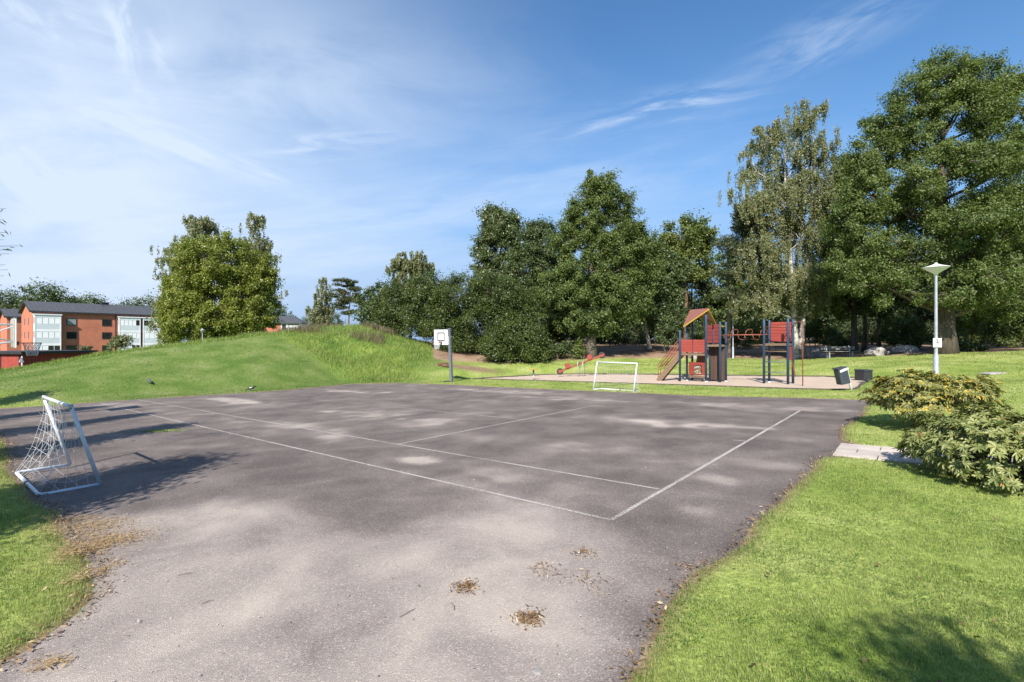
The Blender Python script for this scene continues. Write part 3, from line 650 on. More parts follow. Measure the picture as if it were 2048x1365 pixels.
# --- left: maple on the mound with birches behind
tree('maple_tree', 'broad round bright green maple tree rising behind the mound', 'tree', 440, 48,
     [(440, 530, 88, 62), (375, 590, 52, 62), (500, 590, 56, 66), (440, 610, 78, 70), (395, 645, 62, 42), (490, 645, 62, 44), (345, 640, 26, 46), (525, 555, 28, 50)], 0.32, .175, M['maple'], M['bark_dark'], 140000, .7, shell=.45)
tree('birch_tree', 'tall drooping birch at the left behind the round maple', 'tree', 395, 57, [(405, 455, 32, 36), (352, 512, 32, 40), (395, 500, 45, 50), (340, 590, 24, 66), (335, 655, 22, 40), (380, 560, 40, 60)], .26, .2, M['birch'], M['bark_birch'], 34000, 1.15, 'weep', shell=.3)
tree('birch_tree', 'thin birch top poking out at the right of the round maple', 'tree', 515, 57, [(517, 452, 20, 24), (505, 495, 36, 32), (530, 525, 22, 34), (540, 600, 16, 60), (505, 560, 34, 50)], .22, .2, M['birch'], M['bark_birch'], 22000, 1.15, 'weep', shell=.3)
tree('birch_tree', 'small slim birch on the skyline beside the lone pine', 'tree', 643, 85, [(650, 580, 17, 24), (643, 615, 23, 28), (645, 640, 26, 22)], .22, .26, M['birch'], M['bark_birch'], 11000, 1.3, 'weep', shell=.3)
tree('pine_tree', 'lone dark pine with a flat top on the mound skyline', 'tree', 697, 80, [(690, 565, 18, 10), (705, 575, 16, 8), (680, 588, 15, 8), (708, 596, 18, 9), (684, 610, 14, 8), (700, 625, 13, 7), (690, 600, 14, 9)], .24, .34, M['pine'], M['bark_pine'], 12000, .9, 'pine', aspect=.3, shell=.2)
tree('ash_tree', 'dark green tree at the left end of the thicket', 'tree', 752, 58, [(752, 605, 28, 36), (735, 632, 26, 30), (770, 640, 30, 40), (765, 585, 16, 22)], .2, .28, M['dark'], M['bark_dark'], 9000, .9)
tree('weeping_birch', 'weeping birch with yellowish foliage rising above the thicket', 'tree', 820, 62, [(812, 535, 28, 34), (845, 538, 20, 34), (823, 575, 40, 30)], .25, .22, M['birch'], M['bark_birch'], 26000, 1.2, 'weep', shell=.3)
# --- thicket of shrubs
def thicket(label, px, d, lobes, nleaf):
    return tree('thorn_shrub', label, 'shrub', px, d, lobes, .10, .125, M['hedge'], M['bark_grey'], int(nleaf * 2.3), .8, group='thorn shrubs of the thicket behind the hoop', stems=[(-1, -.6, 1), (0, 0, 1), (.9, .5, 1), (.3, -.3, 1)], shell=.45, trunk_top=.6, twig=.7, fill=1.5)
thicket('tall dark thorn shrub at the left, behind the mound slope', 800, 43.5, [(795, 606, 50, 46), (850, 592, 58, 46), (768, 645, 34, 36), (820, 655, 60, 46), (870, 640, 52, 58)], 34000)
thicket('highest dark thorn shrub in the middle, behind the hoop', 940, 42, [(925, 594, 62, 46), (990, 590, 60, 44), (1035, 610, 36, 44), (890, 650, 56, 52), (955, 650, 64, 54), (1015, 645, 52, 54), (915, 695, 50, 28), (970, 695, 50, 30)], 48000)
thicket('low rounded thorn shrub at the right, overhanging the grass', 1040, 39, [(1040, 665, 44, 40), (1005, 690, 34, 32), (1068, 690, 32, 32), (985, 700, 24, 24), (1045, 705, 44, 24)], 20000)
# --- wood behind the playground
tree('poplar_tree', 'upright pale leaved poplar at the left end of the wood', 'tree', 1000, 53, [(1000, 452, 34, 40), (985, 442, 28, 28), (1018, 448, 24, 30), (985, 500, 38, 44), (965, 548, 26, 34), (1000, 560, 38, 40), (1030, 500, 26, 50)], .28, .2, M['poplar'], M['bark_grey'], 56000, .7)
tree('lime_tree', 'dense tree between the poplar and the tallest dark tree', 'tree', 1085, 49, [(1085, 490, 44, 52), (1050, 560, 40, 60), (1110, 560, 46, 60), (1075, 630, 56, 62), (1125, 640, 48, 50), (1065, 470, 24, 26)], .3, .18, M['dark'], M['bark_dark'], 90000, .7)
tree('alder_tree', 'tallest dark green tree above the dirt bank, trunk near the seesaw', 'tree', 1183, 42,
     [(1200, 385, 40, 46), (1170, 440, 44, 50), (1245, 430, 32, 50), (1135, 480, 34, 44), (1255, 500, 54, 56), (1200, 495, 44, 46), (1160, 560, 64, 50), (1290, 520, 34, 60), (1215, 590, 56, 54), (1130, 610, 50, 50), (1185, 645, 60, 34), (1100, 580, 34, 44), (1265, 600, 44, 50)],
     .42, .155, M['oak'], M['bark_grey'], 200000, .62, shell=.35, fill=.95)
tree('birch_tree', 'leaning pale trunked birch at the right of the dirt bank', 'tree', 1300, 47, [(1310, 560, 44, 56), (1280, 610, 36, 44), (1330, 620, 44, 44), (1310, 520, 30, 40), (1345, 560, 30, 60)], .2, .2, M['dark'], M['bark_birch'], 36000, .7, stems=[(0, -1.2, 1)])
tree('aspen_tree', 'pale yellow green aspen standing back between dark trees', 'tree', 1372, 56, [(1375, 475, 50, 46), (1400, 470, 32, 38), (1345, 500, 26, 46), (1385, 530, 50, 40)], .3, .26, M['lightgreen'], M['bark_pine'], 24000, 1.0)
tree('pine_tree', 'pink trunked pine seen behind the play tower roof', 'tree', 1384, 60, [(1375, 560, 30, 18), (1400, 545, 30, 18), (1360, 590, 22, 12), (1405, 580, 24, 14)], .27, .32, M['pine'], M['bark_pine'], 6000, .9, 'pine', aspect=.3, shell=.2)
tree('pine_tree', 'dark pine with a thick bare trunk behind the monkey bars', 'tree', 1457, 43.6, [(1470, 470, 40, 28, -3), (1445, 505, 34, 22, -3), (1485, 520, 36, 24, -3.5), (1450, 550, 36, 20, -3), (1480, 575, 32, 18, -3.5), (1440, 595, 28, 16, -2.5), (1465, 440, 26, 18, -3)], .25, .24, M['pine'], M['bark_grey'], 26000, .8, 'pine', aspect=.3, shell=.2)
tree('birch_tree', 'very tall airy birch with white twin trunks behind the playground', 'tree', 1592, 39,
     [(1615, 238, 36, 44), (1550, 285, 46, 46), (1632, 310, 30, 58), (1590, 340, 60, 50), (1515, 345, 36, 42), (1615, 400, 46, 54), (1535, 425, 62, 50), (1490, 408, 40, 34), (1600, 480, 52, 54), (1520, 510, 52, 50), (1575, 560, 62, 50), (1520, 600, 46, 40), (1610, 570, 40, 50)],
     .26, .125, M['birch'], M['bark_birch'], 135000, 1.1, 'weep', stems=[(0, -.8, 1), (.35, 1.0, .9)], shell=.3, trunk_top=.84)
tree('oak_tree', 'huge spreading oak with a thick trunk behind the street lamp', 'tree', 1890, 32,
     [(1880, 150, 62, 44), (1960, 165, 62, 44), (1830, 200, 52, 46), (1770, 255, 44, 40), (1745, 310, 42, 36), (1720, 355, 46, 38), (1795, 370, 44, 34, -1.5), (1840, 390, 44, 36, 1.5), (1920, 220, 80, 52), (2010, 220, 70, 62), (1790, 265, 44, 40), (1850, 300, 54, 42), (1960, 310, 80, 52), (2050, 320, 70, 70), (1760, 330, 34, 30), (1735, 390, 56, 42), (1810, 430, 62, 46), (1900, 420, 70, 50), (2000, 420, 80, 54), (1700, 440, 50, 46),
      (1740, 500, 60, 46), (1830, 520, 66, 40), (1930, 500, 60, 40), (2030, 510, 80, 50), (1690, 540, 46, 46), (1760, 570, 60, 40), (1850, 590, 60, 34, -2), (1900, 350, 50, 40, -2.5), (1870, 470, 54, 40, -2.5), (1930, 440, 50, 44, -2), (1915, 560, 50, 34, -2.5), (1960, 590, 60, 36), (2060, 600, 70, 46), (2110, 430, 70, 90)],
     .56, .125, M['oak'], M['bark_dark'], 360000, .6, shell=.5, fill=.62, depth=1.0, trunk_top=.8, twig=.6)
tree('lime_tree', 'dark leaved tree filling the gap between tall birch and oak', 'tree', 1708, 41, [(1690, 350, 36, 40), (1665, 420, 34, 50), (1700, 440, 40, 60), (1675, 510, 44, 56), (1690, 590, 54, 50), (1650, 590, 34, 46)], .26, .155, M['oak'], M['bark_dark'], 90000, .65)
tree('oak_tree', 'oak at the right edge, beyond the big lamp side oak', 'tree', 2190, 36, [(2150, 220, 80, 70), (2200, 330, 100, 80), (2120, 420, 70, 70), (2200, 500, 110, 80), (2090, 560, 60, 60), (2180, 620, 90, 50)], .45, .26, M['oak'], M['bark_dark'], 46000, 1.0)
for lb, px, d, lobes in [('slender dark trunked tree just left of the bench', 1728, 42, [(1728, 560, 44, 46), (1735, 600, 38, 30)]), ('dark tree whose trunk stands right of the bench', 1757, 43, [(1765, 550, 46, 46), (1775, 600, 40, 34)])]:
    tree('forest_tree', lb, 'tree', px, d, lobes, .2, .26, M['dark'], M['bark_dark'], 8000, .9)
# undergrowth
def bush(label, px, d, lobes, nleaf, matl='dark', leaf=.14):
    return tree('woodland_bush', label, 'bush', px, d, lobes, .05, leaf, M[matl], M['bark_grey'], int(nleaf * 1.5), .55, shell=.45, stems=[(-.2, -.3, 1), (.2, .3, 1)], trunk_top=.6)
bush('small yellow green sapling beside the seesaw tree trunk', 1160, 41, [(1160, 705, 9, 14), (1155, 695, 7, 12)], 700, 'lightgreen', .16)
bush('dark low bush left of the seesaw tree trunk', 1110, 41, [(1120, 700, 20, 20), (1100, 712, 20, 14)], 2600)
bush('green bush filling the right side of the dirt bank', 1335, 46, [(1335, 660, 28, 34), (1350, 640, 24, 40)], 5000)
bush('sunlit green bush left of the street lamp', 1810, 40, [(1800, 660, 36, 36), (1835, 675, 30, 28), (1780, 680, 22, 20)], 7000, 'oak')
bush('tall sunlit bush right of the oak trunk', 1945, 38, [(1940, 650, 34, 46), (1965, 610, 36, 40), (1925, 690, 24, 20)], 8000, 'lightgreen')
bush('large green bush at the right picture edge', 2030, 38, [(2020, 640, 44, 56), (2065, 640, 40, 60), (1990, 680, 36, 26)], 11000, 'oak')
bush('dark low shrub right behind the oak trunk foot', 1925, 35, [(1920, 692, 24, 18), (1945, 698, 18, 12)], 3500, 'dark', .14)
bush('dark rounded shrub between bench and pale boulder', 1672, 42, [(1668, 685, 20, 12), (1690, 690, 14, 9)], 2500)
bush('dry olive bush behind the right play tower', 1625, 46, [(1620, 655, 28, 28), (1650, 670, 26, 20)], 4000, 'oak')
bush('bush beneath the tall birch on the left of its trunk', 1545, 44, [(1545, 650, 36, 32), (1515, 665, 26, 24)], 5000, 'oak')
# trees standing further back in the wood (shared crowns)
bk = []
bk.append(tree('forest_tree', 'background tree deep in the wood behind the playground', 'tree', 1240, 62, [(1240, 540, 50, 60), (1215, 590, 40, 50), (1270, 600, 44, 50), (1240, 640, 50, 30)], .24, .34, M['dark'], M['bark_dark'], 11000, 1.1, group='trees deep in the wood'))
bk.append(tree('forest_tree', 'background tree deep in the wood behind the playground', 'tree', 1440, 66, [(1440, 560, 46, 56), (1460, 610, 44, 46), (1420, 620, 40, 40)], .22, .34, M['oak'], M['bark_dark'], 10000, 1.1, group='trees deep in the wood'))
for i, (px, d) in enumerate([(1060, 64), (1130, 66), (1185, 70), (1290, 68), (1335, 74), (1500, 70), (1545, 62), (1600, 68), (1650, 60), (1700, 66), (1760, 58), (1810, 64), (1860, 56), (1920, 60), (1975, 54), (2030, 58), (2090, 52), (1740, 75), (1570, 78), (1890, 72)]):
    copy_tree(bk[i % 2], at(px, d), random.uniform(0, 6.28), random.uniform(.8, 1.05))
ug = bush('shaded undergrowth bush on the woodland floor', 1480, 54, [(1480, 672, 30, 26), (1460, 682, 20, 18)], 4000); ug['group'] = 'undergrowth bushes on the woodland floor'
for px, d in [(1225, 54), (1410, 58), (1590, 56), (1700, 55), (1745, 52), (1770, 58), (1880, 50), (1990, 46), (2080, 44), (1275, 57)] + [(1090 + 46 * i, 64 + (i * 37) % 17) for i in range(24)]:
    copy_tree(ug, at(px, d), random.uniform(0, 6.28), random.uniform(.8, 1.4) if d < 60 else random.uniform(1.9, 2.7))
# trees beyond the houses
ft = tree('distant_tree', 'distant tree above the roofs of the brick flats', 'tree', 10, 135, [(10, 620, 40, 40), (-15, 650, 36, 40), (35, 645, 34, 40), (10, 670, 50, 30)], .4, .5, M['dark'], M['bark_dark'], 14000, 1.7, group='distant trees behind the brick flats')
for px, s in [(-30, 1.15), (48, .95), (82, 1.12), (112, 1.05), (142, .92), (168, .98), (196, .9), (225, .78), (262, .85), (288, .88), (330, .8), (560, .7), (612, .55), (665, .6)]:
    copy_tree(ft, at(px, 132 + (px * 7) % 19), px * .37, s)
bush('small rounded tree in front of the brick flats', 243, 72, [(243, 684, 18, 14), (228, 690, 12, 10)], 1500, 'birch', .24)
bush('small dark bush against the flats wall', 175, 74, [(175, 699, 8, 8)], 500, 'dark', .2)
bush('reddish shrub below the round maple', 352, 50, [(352, 672, 14, 16), (338, 680, 12, 10)], 1500, 'birch', .2)

# --- slim trees just outside the picture on the left; their shadows cross the court
def slim(x, y, h, label, r=1.0, n=11000):
    z = G(x, y); b = Vector((x, y, z)); d = y
    root = empty('roadside_tree', b, label, 'tree', 'slim trees along the left side of the court')
    k = int(90 * r); t = rng.uniform(.12, 1, k); ang = rng.uniform(0, 6.28, k); rad = r * (1.05 - t) ** .7 * rng.uniform(.25, 1.1, k)
    PCc = np.stack([np.cos(ang) * rad, np.sin(ang) * rad, 1.0 + t * (h - 1.0)], -1); ci = np.repeat(np.arange(k), n // k); m = len(ci)
    P = PCc[ci] + rng.normal(size=(m, 3)) * .24
    leaf_mesh('crown', P, rng.normal(size=(m, 3)) + np.array((0, 0, .5)), rng.uniform(.09, .16, m), rng.uniform(.045, .07, m), M['dark'], root)
    mb = MB(); mb.tube([b + Vector((0, 0, -.1)), b + Vector((.05, 0, h * .5)), b + Vector((0, .05, h * .95))], [.08, .055, .015], 6)
    for j in range(0, k, 2):
        c = Vector(PCc[j]) + b; mb.tube([Vector((x, y, max(z + .5, c.z - rad[j] * .8))), c], [.02, .006], 4, False)
    mb.build('trunk', M['bark_grey'], root, smooth=True)
    return root, b
slim(-7.5, 2.55, 5.2, 'slim tree beside the nearer goal, outside the left edge', 1.95, 15000)
slim(-14.0, 9.6, 5.3, 'slim tree left of the court, third along', .95)
slim(-17.8, 12.6, 5.2, 'slim tree left of the court, fourth along', .9)
slim(-22.6, 16.2, 5.0, 'slim tree at the foot of the mound, last along', .9)
rt, b = slim(-10.9, 7.3, 5.2, 'slim tree reaching long narrow leaves into the left picture edge', .95)
tw = MB(); lp, lt_ = [], []
for py, ex in [(418, 12), (440, 4), (465, 14), (480, 8), (492, 36), (500, 20), (508, 18), (530, 10), (540, 16), (552, 8), (570, 4)]:
    e = Vector((PX(ex, 7.6), 7.6, PZ(py, 7.6))); s_ = Vector((b.x + .3, 7.4, e.z - .35)); mid = (s_ + e) / 2 + Vector((0, 0, .12))
    tw.tube([s_, mid, e], [.012, .006, .003], 4)
    for q in range(16):
        t = random.uniform(.5, 1.0); p = s_.lerp(e, t) + Vector((0, 0, .12 * math.sin(math.pi * t))); lp.append(tuple(p - b + Vector((random.uniform(-.03, .03), random.uniform(-.1, .1), random.uniform(-.06, .03))))); lt_.append((random.uniform(.4, 1), random.uniform(-.4, .4), random.uniform(-.8, .1)))
tw.build('twigs', M['bark_grey'], rt)
lp, lt_ = np.array(lp), np.array(lt_)
leaf_mesh('leaves', lp, rng.normal(size=lp.shape) + np.array((0, -.6, .8)), rng.uniform(.08, .13, len(lp)), rng.uniform(.016, .024, len(lp)), M['dark'], rt, lt_)
slim(1.0, -3.25, 5.2, 'slim tree behind the camera shading the near lawn corner', .85)

# ------------------------------------------------------------------ rhododendrons
def rhodo(label, c, rx, ry, h, nw, matl, seed, lift=.12, skirt=.25):
    r = np.random.default_rng(seed); root = empty('rhododendron', c, label, 'bush')
    n = nw; v = r.normal(size=(n, 3)); v[:, 2] = np.abs(v[:, 2]) * 1.0 - skirt; v /= np.linalg.norm(v, axis=1, keepdims=True)
    lump = 1 + .16 * np.sin(v[:, 0] * 5 + seed) * np.sin(v[:, 1] * 4 + 1) + .10 * np.sin(v[:, 2] * 9 + v[:, 0] * 6)
    rad = np.where(r.uniform(0, 1, n) < .7, r.uniform(.86, 1.04, n), r.uniform(.45, .9, n)) * lump
    vz = np.sign(v[:, 2]) * np.abs(v[:, 2]) ** .62; tip = np.stack([v[:, 0] * rx * rad, v[:, 1] * ry * rad, lift + (h - lift) * (.36 + .64 * vz * rad)], -1)
    tip[:, 2] = np.maximum(tip[:, 2], .06 + r.uniform(0, .08, n))
    axis_ = v * .8 + np.array((0, 0, .65)) + r.normal(size=(n, 3)) * .25; axis_ /= np.linalg.norm(axis_, axis=1, keepdims=True)
    V, Q = [], []; k = 0
    for i in range(n):
        a = Vector(axis_[i]); u, w = basis(a); nl = r.integers(8, 13); ph = r.uniform(0, 6.28); Lf = r.uniform(.07, .108)
        for j in range(nl):
            an = ph + 6.283 * j / nl + r.uniform(-.2, .2); rise = r.uniform(-.15, .75); out = (u * math.cos(an) + w * math.sin(an))
            dr = (out + a * rise).normalized(); sd = dr.cross(a).normalized(); L = Lf * r.uniform(.75, 1.15); wd = L * r.uniform(.25, .32)
            p = Vector(tip[i]); drp = Vector((0, 0, -.22 * L)); up = (sd.cross(dr)).normalized() * wd * .22
            l1, l2 = sd * wd * .5 + up, sd * wd * .42 + up
            r1, r2 = -sd * wd * .5 + up, -sd * wd * .42 + up
            pts = [p, p + dr * L * .4 + l1, p + dr * L * .75 + l2 + drp * .5, p + dr * L + drp, p + dr * L * .75 + r2 + drp * .5, p + dr * L * .4 + r1]
            V += [tuple(q) for q in pts]; Q += [(k, k + 1, k + 2, k + 3), (k, k + 3, k + 4, k + 5)]; k += 6
    raw_mesh('foliage', V, Q, None, matl, root)
    mb = MB(); C_ = Vector(c)
    for i in range(9):
        a = 6.28 * i / 9; b_ = C_ + Vector((math.cos(a) * .12, math.sin(a) * .12, -.05)); e = C_ + Vector((math.cos(a) * rx * .6, math.sin(a) * ry * .6, h * .55)); m_ = b_.lerp(e, .5) + Vector((math.cos(a) * .1, math.sin(a) * .1, .02)); mb.tube([b_, m_, e], [.03, .022, .012], 6)
    for i in r.choice(n, n // 3, replace=False):
        t = Vector(tip[i]) * .97 + C_; s_ = C_ + Vector((tip[i][0] * .45, tip[i][1] * .45, h * .4)); mb.tube([s_, (s_ + t) / 2 + Vector((0, 0, -.02)), t], [.011, .008, .005], 4, False)
    mb.build('stems', M['bark_grey'], root, smooth=True)
    return root
x, y = PX(1862, 10.3), 10.3
rhodo('yellowing rhododendron bush on the lawn in front of the lamp', (x, y, G(x, y)), 1.10, .95, 1.13, 1250, M['rhodo_y'], 3, .34, .34)
x, y = PX(2008, 6.5), 6.5
rhodo('silvery green rhododendron bush beside the paving slabs', (x, y, G(x, y)), 1.0, .85, .86, 1350, M['rhodo_g'], 8, .08, .35)

# ------------------------------------------------------------------ goals
def sag(a, b, s, n=6):
    a, b = Vector(a), Vector(b); return [a.lerp(b, i / n) + Vector((0, 0, -s * math.sin(math.pi * i / n))) for i in range(n + 1)]
def make_goal(label):
    """local frame: x along the goal mouth, y to the back, z up"""
    root = empty('football_goal', (0, 0, 0), label, 'goal', 'small folding goals on the court')
    w, h, lean, dep, r = .95, 1.22, .33, .66, .026
    nb, fb, nt_, ft_ = Vector((-w, 0, r)), Vector((w, 0, r)), Vector((-w, lean, h)), Vector((w, lean, h)); nk, fk = Vector((-w, dep, r)), Vector((w, dep, r))
    MB().tube([nt_ + Vector((-.0, 0, 0)), ft_], r, 10).build('crossbar', M['white_metal'], root, smooth=True)
    for a, b in ((nb, nt_), (fb, ft_)): MB().tube([a, b], r, 10).build('post', M['white_metal'], root, smooth=True)
    m = MB(); e = .07
    m.tube([nb, nk + Vector((0, -e, 0)), nk + Vector((e * .3, -e * .3, 0)), nk + Vector((e, 0, 0)), fk + Vector((-e, 0, 0)), fk + Vector((-e * .3, -e * .3, 0)), fk + Vector((0, -e, 0)), fb], r * .95, 10)
    m.build('ground_frame', M['white_metal'], root, smooth=True)
    j = MB()
    for p in (nt_, ft_): MB().tube([p + Vector((0, 0, -.04)), p + Vector((0, 0, .03))], r * 1.08, 8).build('joint', M['galv'], root, smooth=True)
    MB().tube([Vector((-.03, dep, r)), Vector((.03, dep, r))], r * 1.2, 8).build('joint', M['slate'], root, smooth=True)
    n = MB(); rr = .0019; rd = random.Random(2); nxx, nzz = 15, 9
    def back(i, k):   # net hanging from the crossbar and drawn out to the rear bar
        s_ = i / nxx; t = k / nzz; sn = math.sin(math.pi * t); x_ = (-w + 2 * w * s_) * (1 - .13 * sn)
        p = Vector((x_, lean + (dep - lean) * t ** 2.4 + .02, h * (1 - t) + r)); wv = math.sin(11 * s_ + 4 * t) * .02 + math.sin(23 * s_ - 7 * t) * .012
        return p + Vector((wv * sn * .8, wv * sn * 1.5 - .10 * sn * math.sin(math.pi * s_), -.10 * sn * math.sin(math.pi * s_) + wv * sn))
    for i in range(nxx + 1): n.tube([back(i, k) for k in range(nzz + 1)], rr, 4, False)
    for k in range(1, nzz + 1): n.tube([back(i, k) for i in range(nxx + 1)], rr, 4, False)
    for sx, a, b, c in ((-w, nb, nt_, nk), (w, fb, ft_, fk)):   # side triangles
        for t in (.16, .32, .48, .64, .8):
            n.tube(sag(a.lerp(b, t), c.lerp(b, t), .06 + .02 * rd.random()), rr, 4, False)
        for t in (.2, .4, .6, .8):
            n.tube(sag(a.lerp(c, t), b.lerp(a, .15 + .6 * t) * .25 + b * .75, .02), rr, 4, False)
    for t in (.33, .66):
        n.tube(sag(Vector((-w, dep * t, r)), Vector((w, dep * t, r)), -.0), rr, 4, False)
    n.build('net', M['net'], root)
    return root
def place_goal(o, fl, fr):
    fl, fr = Vector(fl), Vector(fr); c = (fl + fr) / 2; t = fr - fl
    o.location = c; o.rotation_euler = (0, math.asin(-(t.z) / t.length) if False else 0, math.atan2(t.y, t.x))
gz = lambda px, py: Vector((*court(px, py), plane(*court(px, py)) + .004))
g1 = make_goal('small white goal standing half on the lawn at the left')
place_goal(g1, gz(200, 969), gz(141, 936))
g1.rotation_euler.z = math.atan2(gz(141, 936).y - gz(200, 969).y, gz(141, 936).x - gz(200, 969).x)
g2 = copy_tree(g1, (0, 0, 0), 0, 1, 'small white goal at the far court edge before the sand')
place_goal(g2, gz(1188, 782.5), gz(1265, 786))

# ------------------------------------------------------------------ basketball hoops
def hoop(label, board_c, nrm, post_base, kind):
    bc = Vector(board_c); n = Vector((nrm[0], nrm[1], 0)).normalized(); s_ = Vector((-n.y, n.x, 0)); Z = Vector((0, 0, 1)); pb = Vector(post_base)
    root = empty('basketball_hoop', pb, label, 'basketball hoop', 'basketball hoops of the court')
    bd = MB().box(bc, (1.06, .035, .90), (s_, n, Z)).build('backboard', M['board_white'], root, bevel=.008)
    f = MB()
    for a, w_, c_ in ((0, .055, .45), (0, .055, -.45)): pass
    m = MB(); q = bc + n * .021
    sq = bc + n * .026 + Z * .02
    for dx, dz, lx, lz in ((0, .24, .54, .065), (0, -.22, .54, .065), (-.237, .01, .065, .395), (.237, .01, .065, .395)): m.box(sq + s_ * dx + Z * dz, (lx, .012, lz), (s_, n, Z))
    m.build('target_square', M['ink'], bd)
    for dx, dz in ((-.2, .36), (.2, .36), (.4, -.36), (-.4, -.36)): MB().disc(bc + n * .022 + s_ * dx + Z * dz, .018, n, .012, 8).build('bolt', M['grey_post'], bd)
    f.box(bc + n * .0 + Z * .462, (1.08, .05, .03), (s_, n, Z))
    f.build('board_trim', M['grey_post'], bd)
    rc = bc + n * .40 - Z * .30
    rim = MB().torus(rc, .225, .012, n, s_, 24, 7)
    rim.box(bc + n * .06 - Z * .31, (.20, .08, .11), (s_, n, Z)); rim.tube([bc + n * .09 - Z * .3 + s_ * .08, rc - n * .19 + s_ * .12], .01, 5); rim.tube([bc + n * .09 - Z * .3 - s_ * .08, rc - n * .19 - s_ * .12], .01, 5)
    rm = rim.build('rim', M['rust'], root, smooth=True)
    nt_ = MB(); k = 12; lev = 5
    def pt(i, l):
        t = l / lev; rr = .22 * (1 - .45 * t ** .8); a = 6.283 * (i + .5 * (l % 2)) / k; return rc + (n * math.cos(a) + s_ * math.sin(a)) * rr + Z * (-.40 * t)
    for i in range(k):
        for l in range(lev):
            nt_.tube([pt(i, l), pt(i, l + 1)], .006, 4, False); nt_.tube([pt(i, l), pt(i - 1 if l % 2 == 0 else i + 1, l + 1)], .006, 4, False)
    nt_.build('net', M['net'], rm)
    if kind == 'post':
        top = Vector((bc.x + s_.x * .60 - n.x * .02 - .02, bc.y + s_.y * .60 - n.y * .02, bc.z + .52))
        MB().beam(pb + Vector((0, 0, -.1)), top, .16, .16, n).build('post', M['grey_post'], root, bevel=.012)
        MB().box(bc - n * .06 + s_ * .3, (.8, .06, .10), (s_, n, Z)).build('bracket', M['grey_post'], root)
        MB().box(pb + Vector((-.25, -.02, .04)), (.45, .12, .05)).build('foot_plate', M['black'], root)
    else:
        top = pb + Vector((0, 0, bc.z + .25 - pb.z))
        MB().tube([pb + Vector((0, 0, -.1)), top], .07, 12).build('post', M['galv'], root, smooth=True)
        MB().box(bc - n * .03, (1.0, .02, .84), (s_, n, Z)).build('board_backing', M['board_back'], root)
        ar = MB()
        for sd in (-.28, .28):
            ar.tube([top + s_ * sd * .2 - Z * .05, bc - n * .05 + s_ * sd + Z * .27], .024, 8); ar.tube([top + s_ * sd * .2 - Z * .75, bc - n * .05 + s_ * sd - Z * .27], .024, 8); ar.tube([top + s_ * sd * .2 - Z * .1, bc - n * .05 + s_ * sd - Z * .25], .018, 6)
            ar.tube([top + s_ * sd * .2 - Z * .72, bc - n * .05 + s_ * sd + Z * .2], .018, 6)
        ar.build('arm', M['white_metal'], root, smooth=True)
d = 29.1; bx = PX(883, d)
hoop('basketball hoop on a dark leaning post at the far court edge', (bx, d - .1, PZ(675, d)), (-.50, -.87), (PX(903, d), d, G(PX(903, d), d)), 'post')
d = 15.0; bc = Vector((PX(28, d), d, PZ(667, d))); pb = bc - Vector((.64, .77, 0)) * 1.35; pb.z = G(pb.x, pb.y)
hoop('basketball hoop on white arms at the left picture edge, seen side on', bc, (.64, .77), pb, 'arms')

# ------------------------------------------------------------------ lamps
def lamp(base, h, label, rs=.42, shm='lamp_white'):
    base = Vector(base); root = empty('street_lamp', base, label, 'street lamp', 'park lamps with flat cone shades')
    p = MB().lathe(base, [(.10, -.1), (.10, .02), (.088, .05), (.085, .95), (.06, 1.02), (.055, 1.1), (.042, h - .42), (.04, h - .36)], 14).build('pole', M['galv'], root, smooth=True)
    MB().lathe(base, [(.045, h - .42), (.06, h - .37), (.09, h - .34), (rs * .98, h - .145), (rs, h - .13)], 24).build('diffuser', M[shm], root, smooth=True)
    MB().lathe(base, [(rs + .012, h - .135), (rs + .008, h - .12), (rs * .5, h - .065), (rs * .14, h - .01), (.05, h), (.03, h + .035), (.008, h + .04)], 24).build('shade', M[shm], root, smooth=True)
    return root, p
d = 17.5; lb = at(1872, d)
lr, lpole = lamp(lb, PZ(528, d) - lb.z, 'tall grey park lamp with white cone shade and small sign', .385)
# sign on the lamp
sb_ = Vector((lb.x - .015, d - .075, PZ(686, d))); sg = empty('notice_sign', sb_, 'small white prohibition sign fixed to the lamp pole', 'sign')
MB().box(sb_, (.31, .012, .325)).build('plate', M['board_white'], sg, bevel=.006)
ik = MB(); fy = sb_ + Vector((0, -.008, .06)); X1, Z1 = Vector((1, 0, 0)), Vector((0, 0, 1))
ik.torus(fy, .078, .009, X1, Z1, 28, 5); ik.beam(fy + Vector((-.055, 0, .055)), fy + Vector((.055, 0, -.055)), .006, .014, (0, 1, 0)) 
ik.tube([fy + Vector((.0, 0, .03)), fy + Vector((.005, 0, -.015)), fy + Vector((-.03, 0, -.06))], .012, 5); ik.tube([fy + Vector((.005, 0, -.015)), fy + Vector((.02, 0, -.06))], .010, 5); ik.disc(fy + Vector((-.008, 0, .042)), .014, (0, 1, 0), .006, 8)
ik.build('pictogram', M['ink'], sg)
tx = MB(); rd = random.Random(5)
for z_, w_, hh_ in ((-.055, .17, .016), (-.097, .21, .014), (-.137, .19, .009)):
    cx_ = -w_ / 2
    while cx_ < w_ / 2 - .008:
        l_ = rd.uniform(.008, .018); tx.box(sb_ + Vector((cx_ + l_ / 2, -.008, z_)), (l_, .003, hh_ * rd.uniform(.75, 1.0))); cx_ += l_ + rd.choice([.003, .003, .003, .010])
tx.build('lettering', M['ink'], sg)
d = 42.6; b2 = at(1466, d); lamp(b2, PZ(621, d) - b2.z, 'distant grey park lamp behind the monkey bars', .4, 'galv')
d = 45; b3 = at(405, d); lamp(b3, PZ(658, d) - b3.z, 'short grey lamp before the round maple on the mound', .22, 'galv')

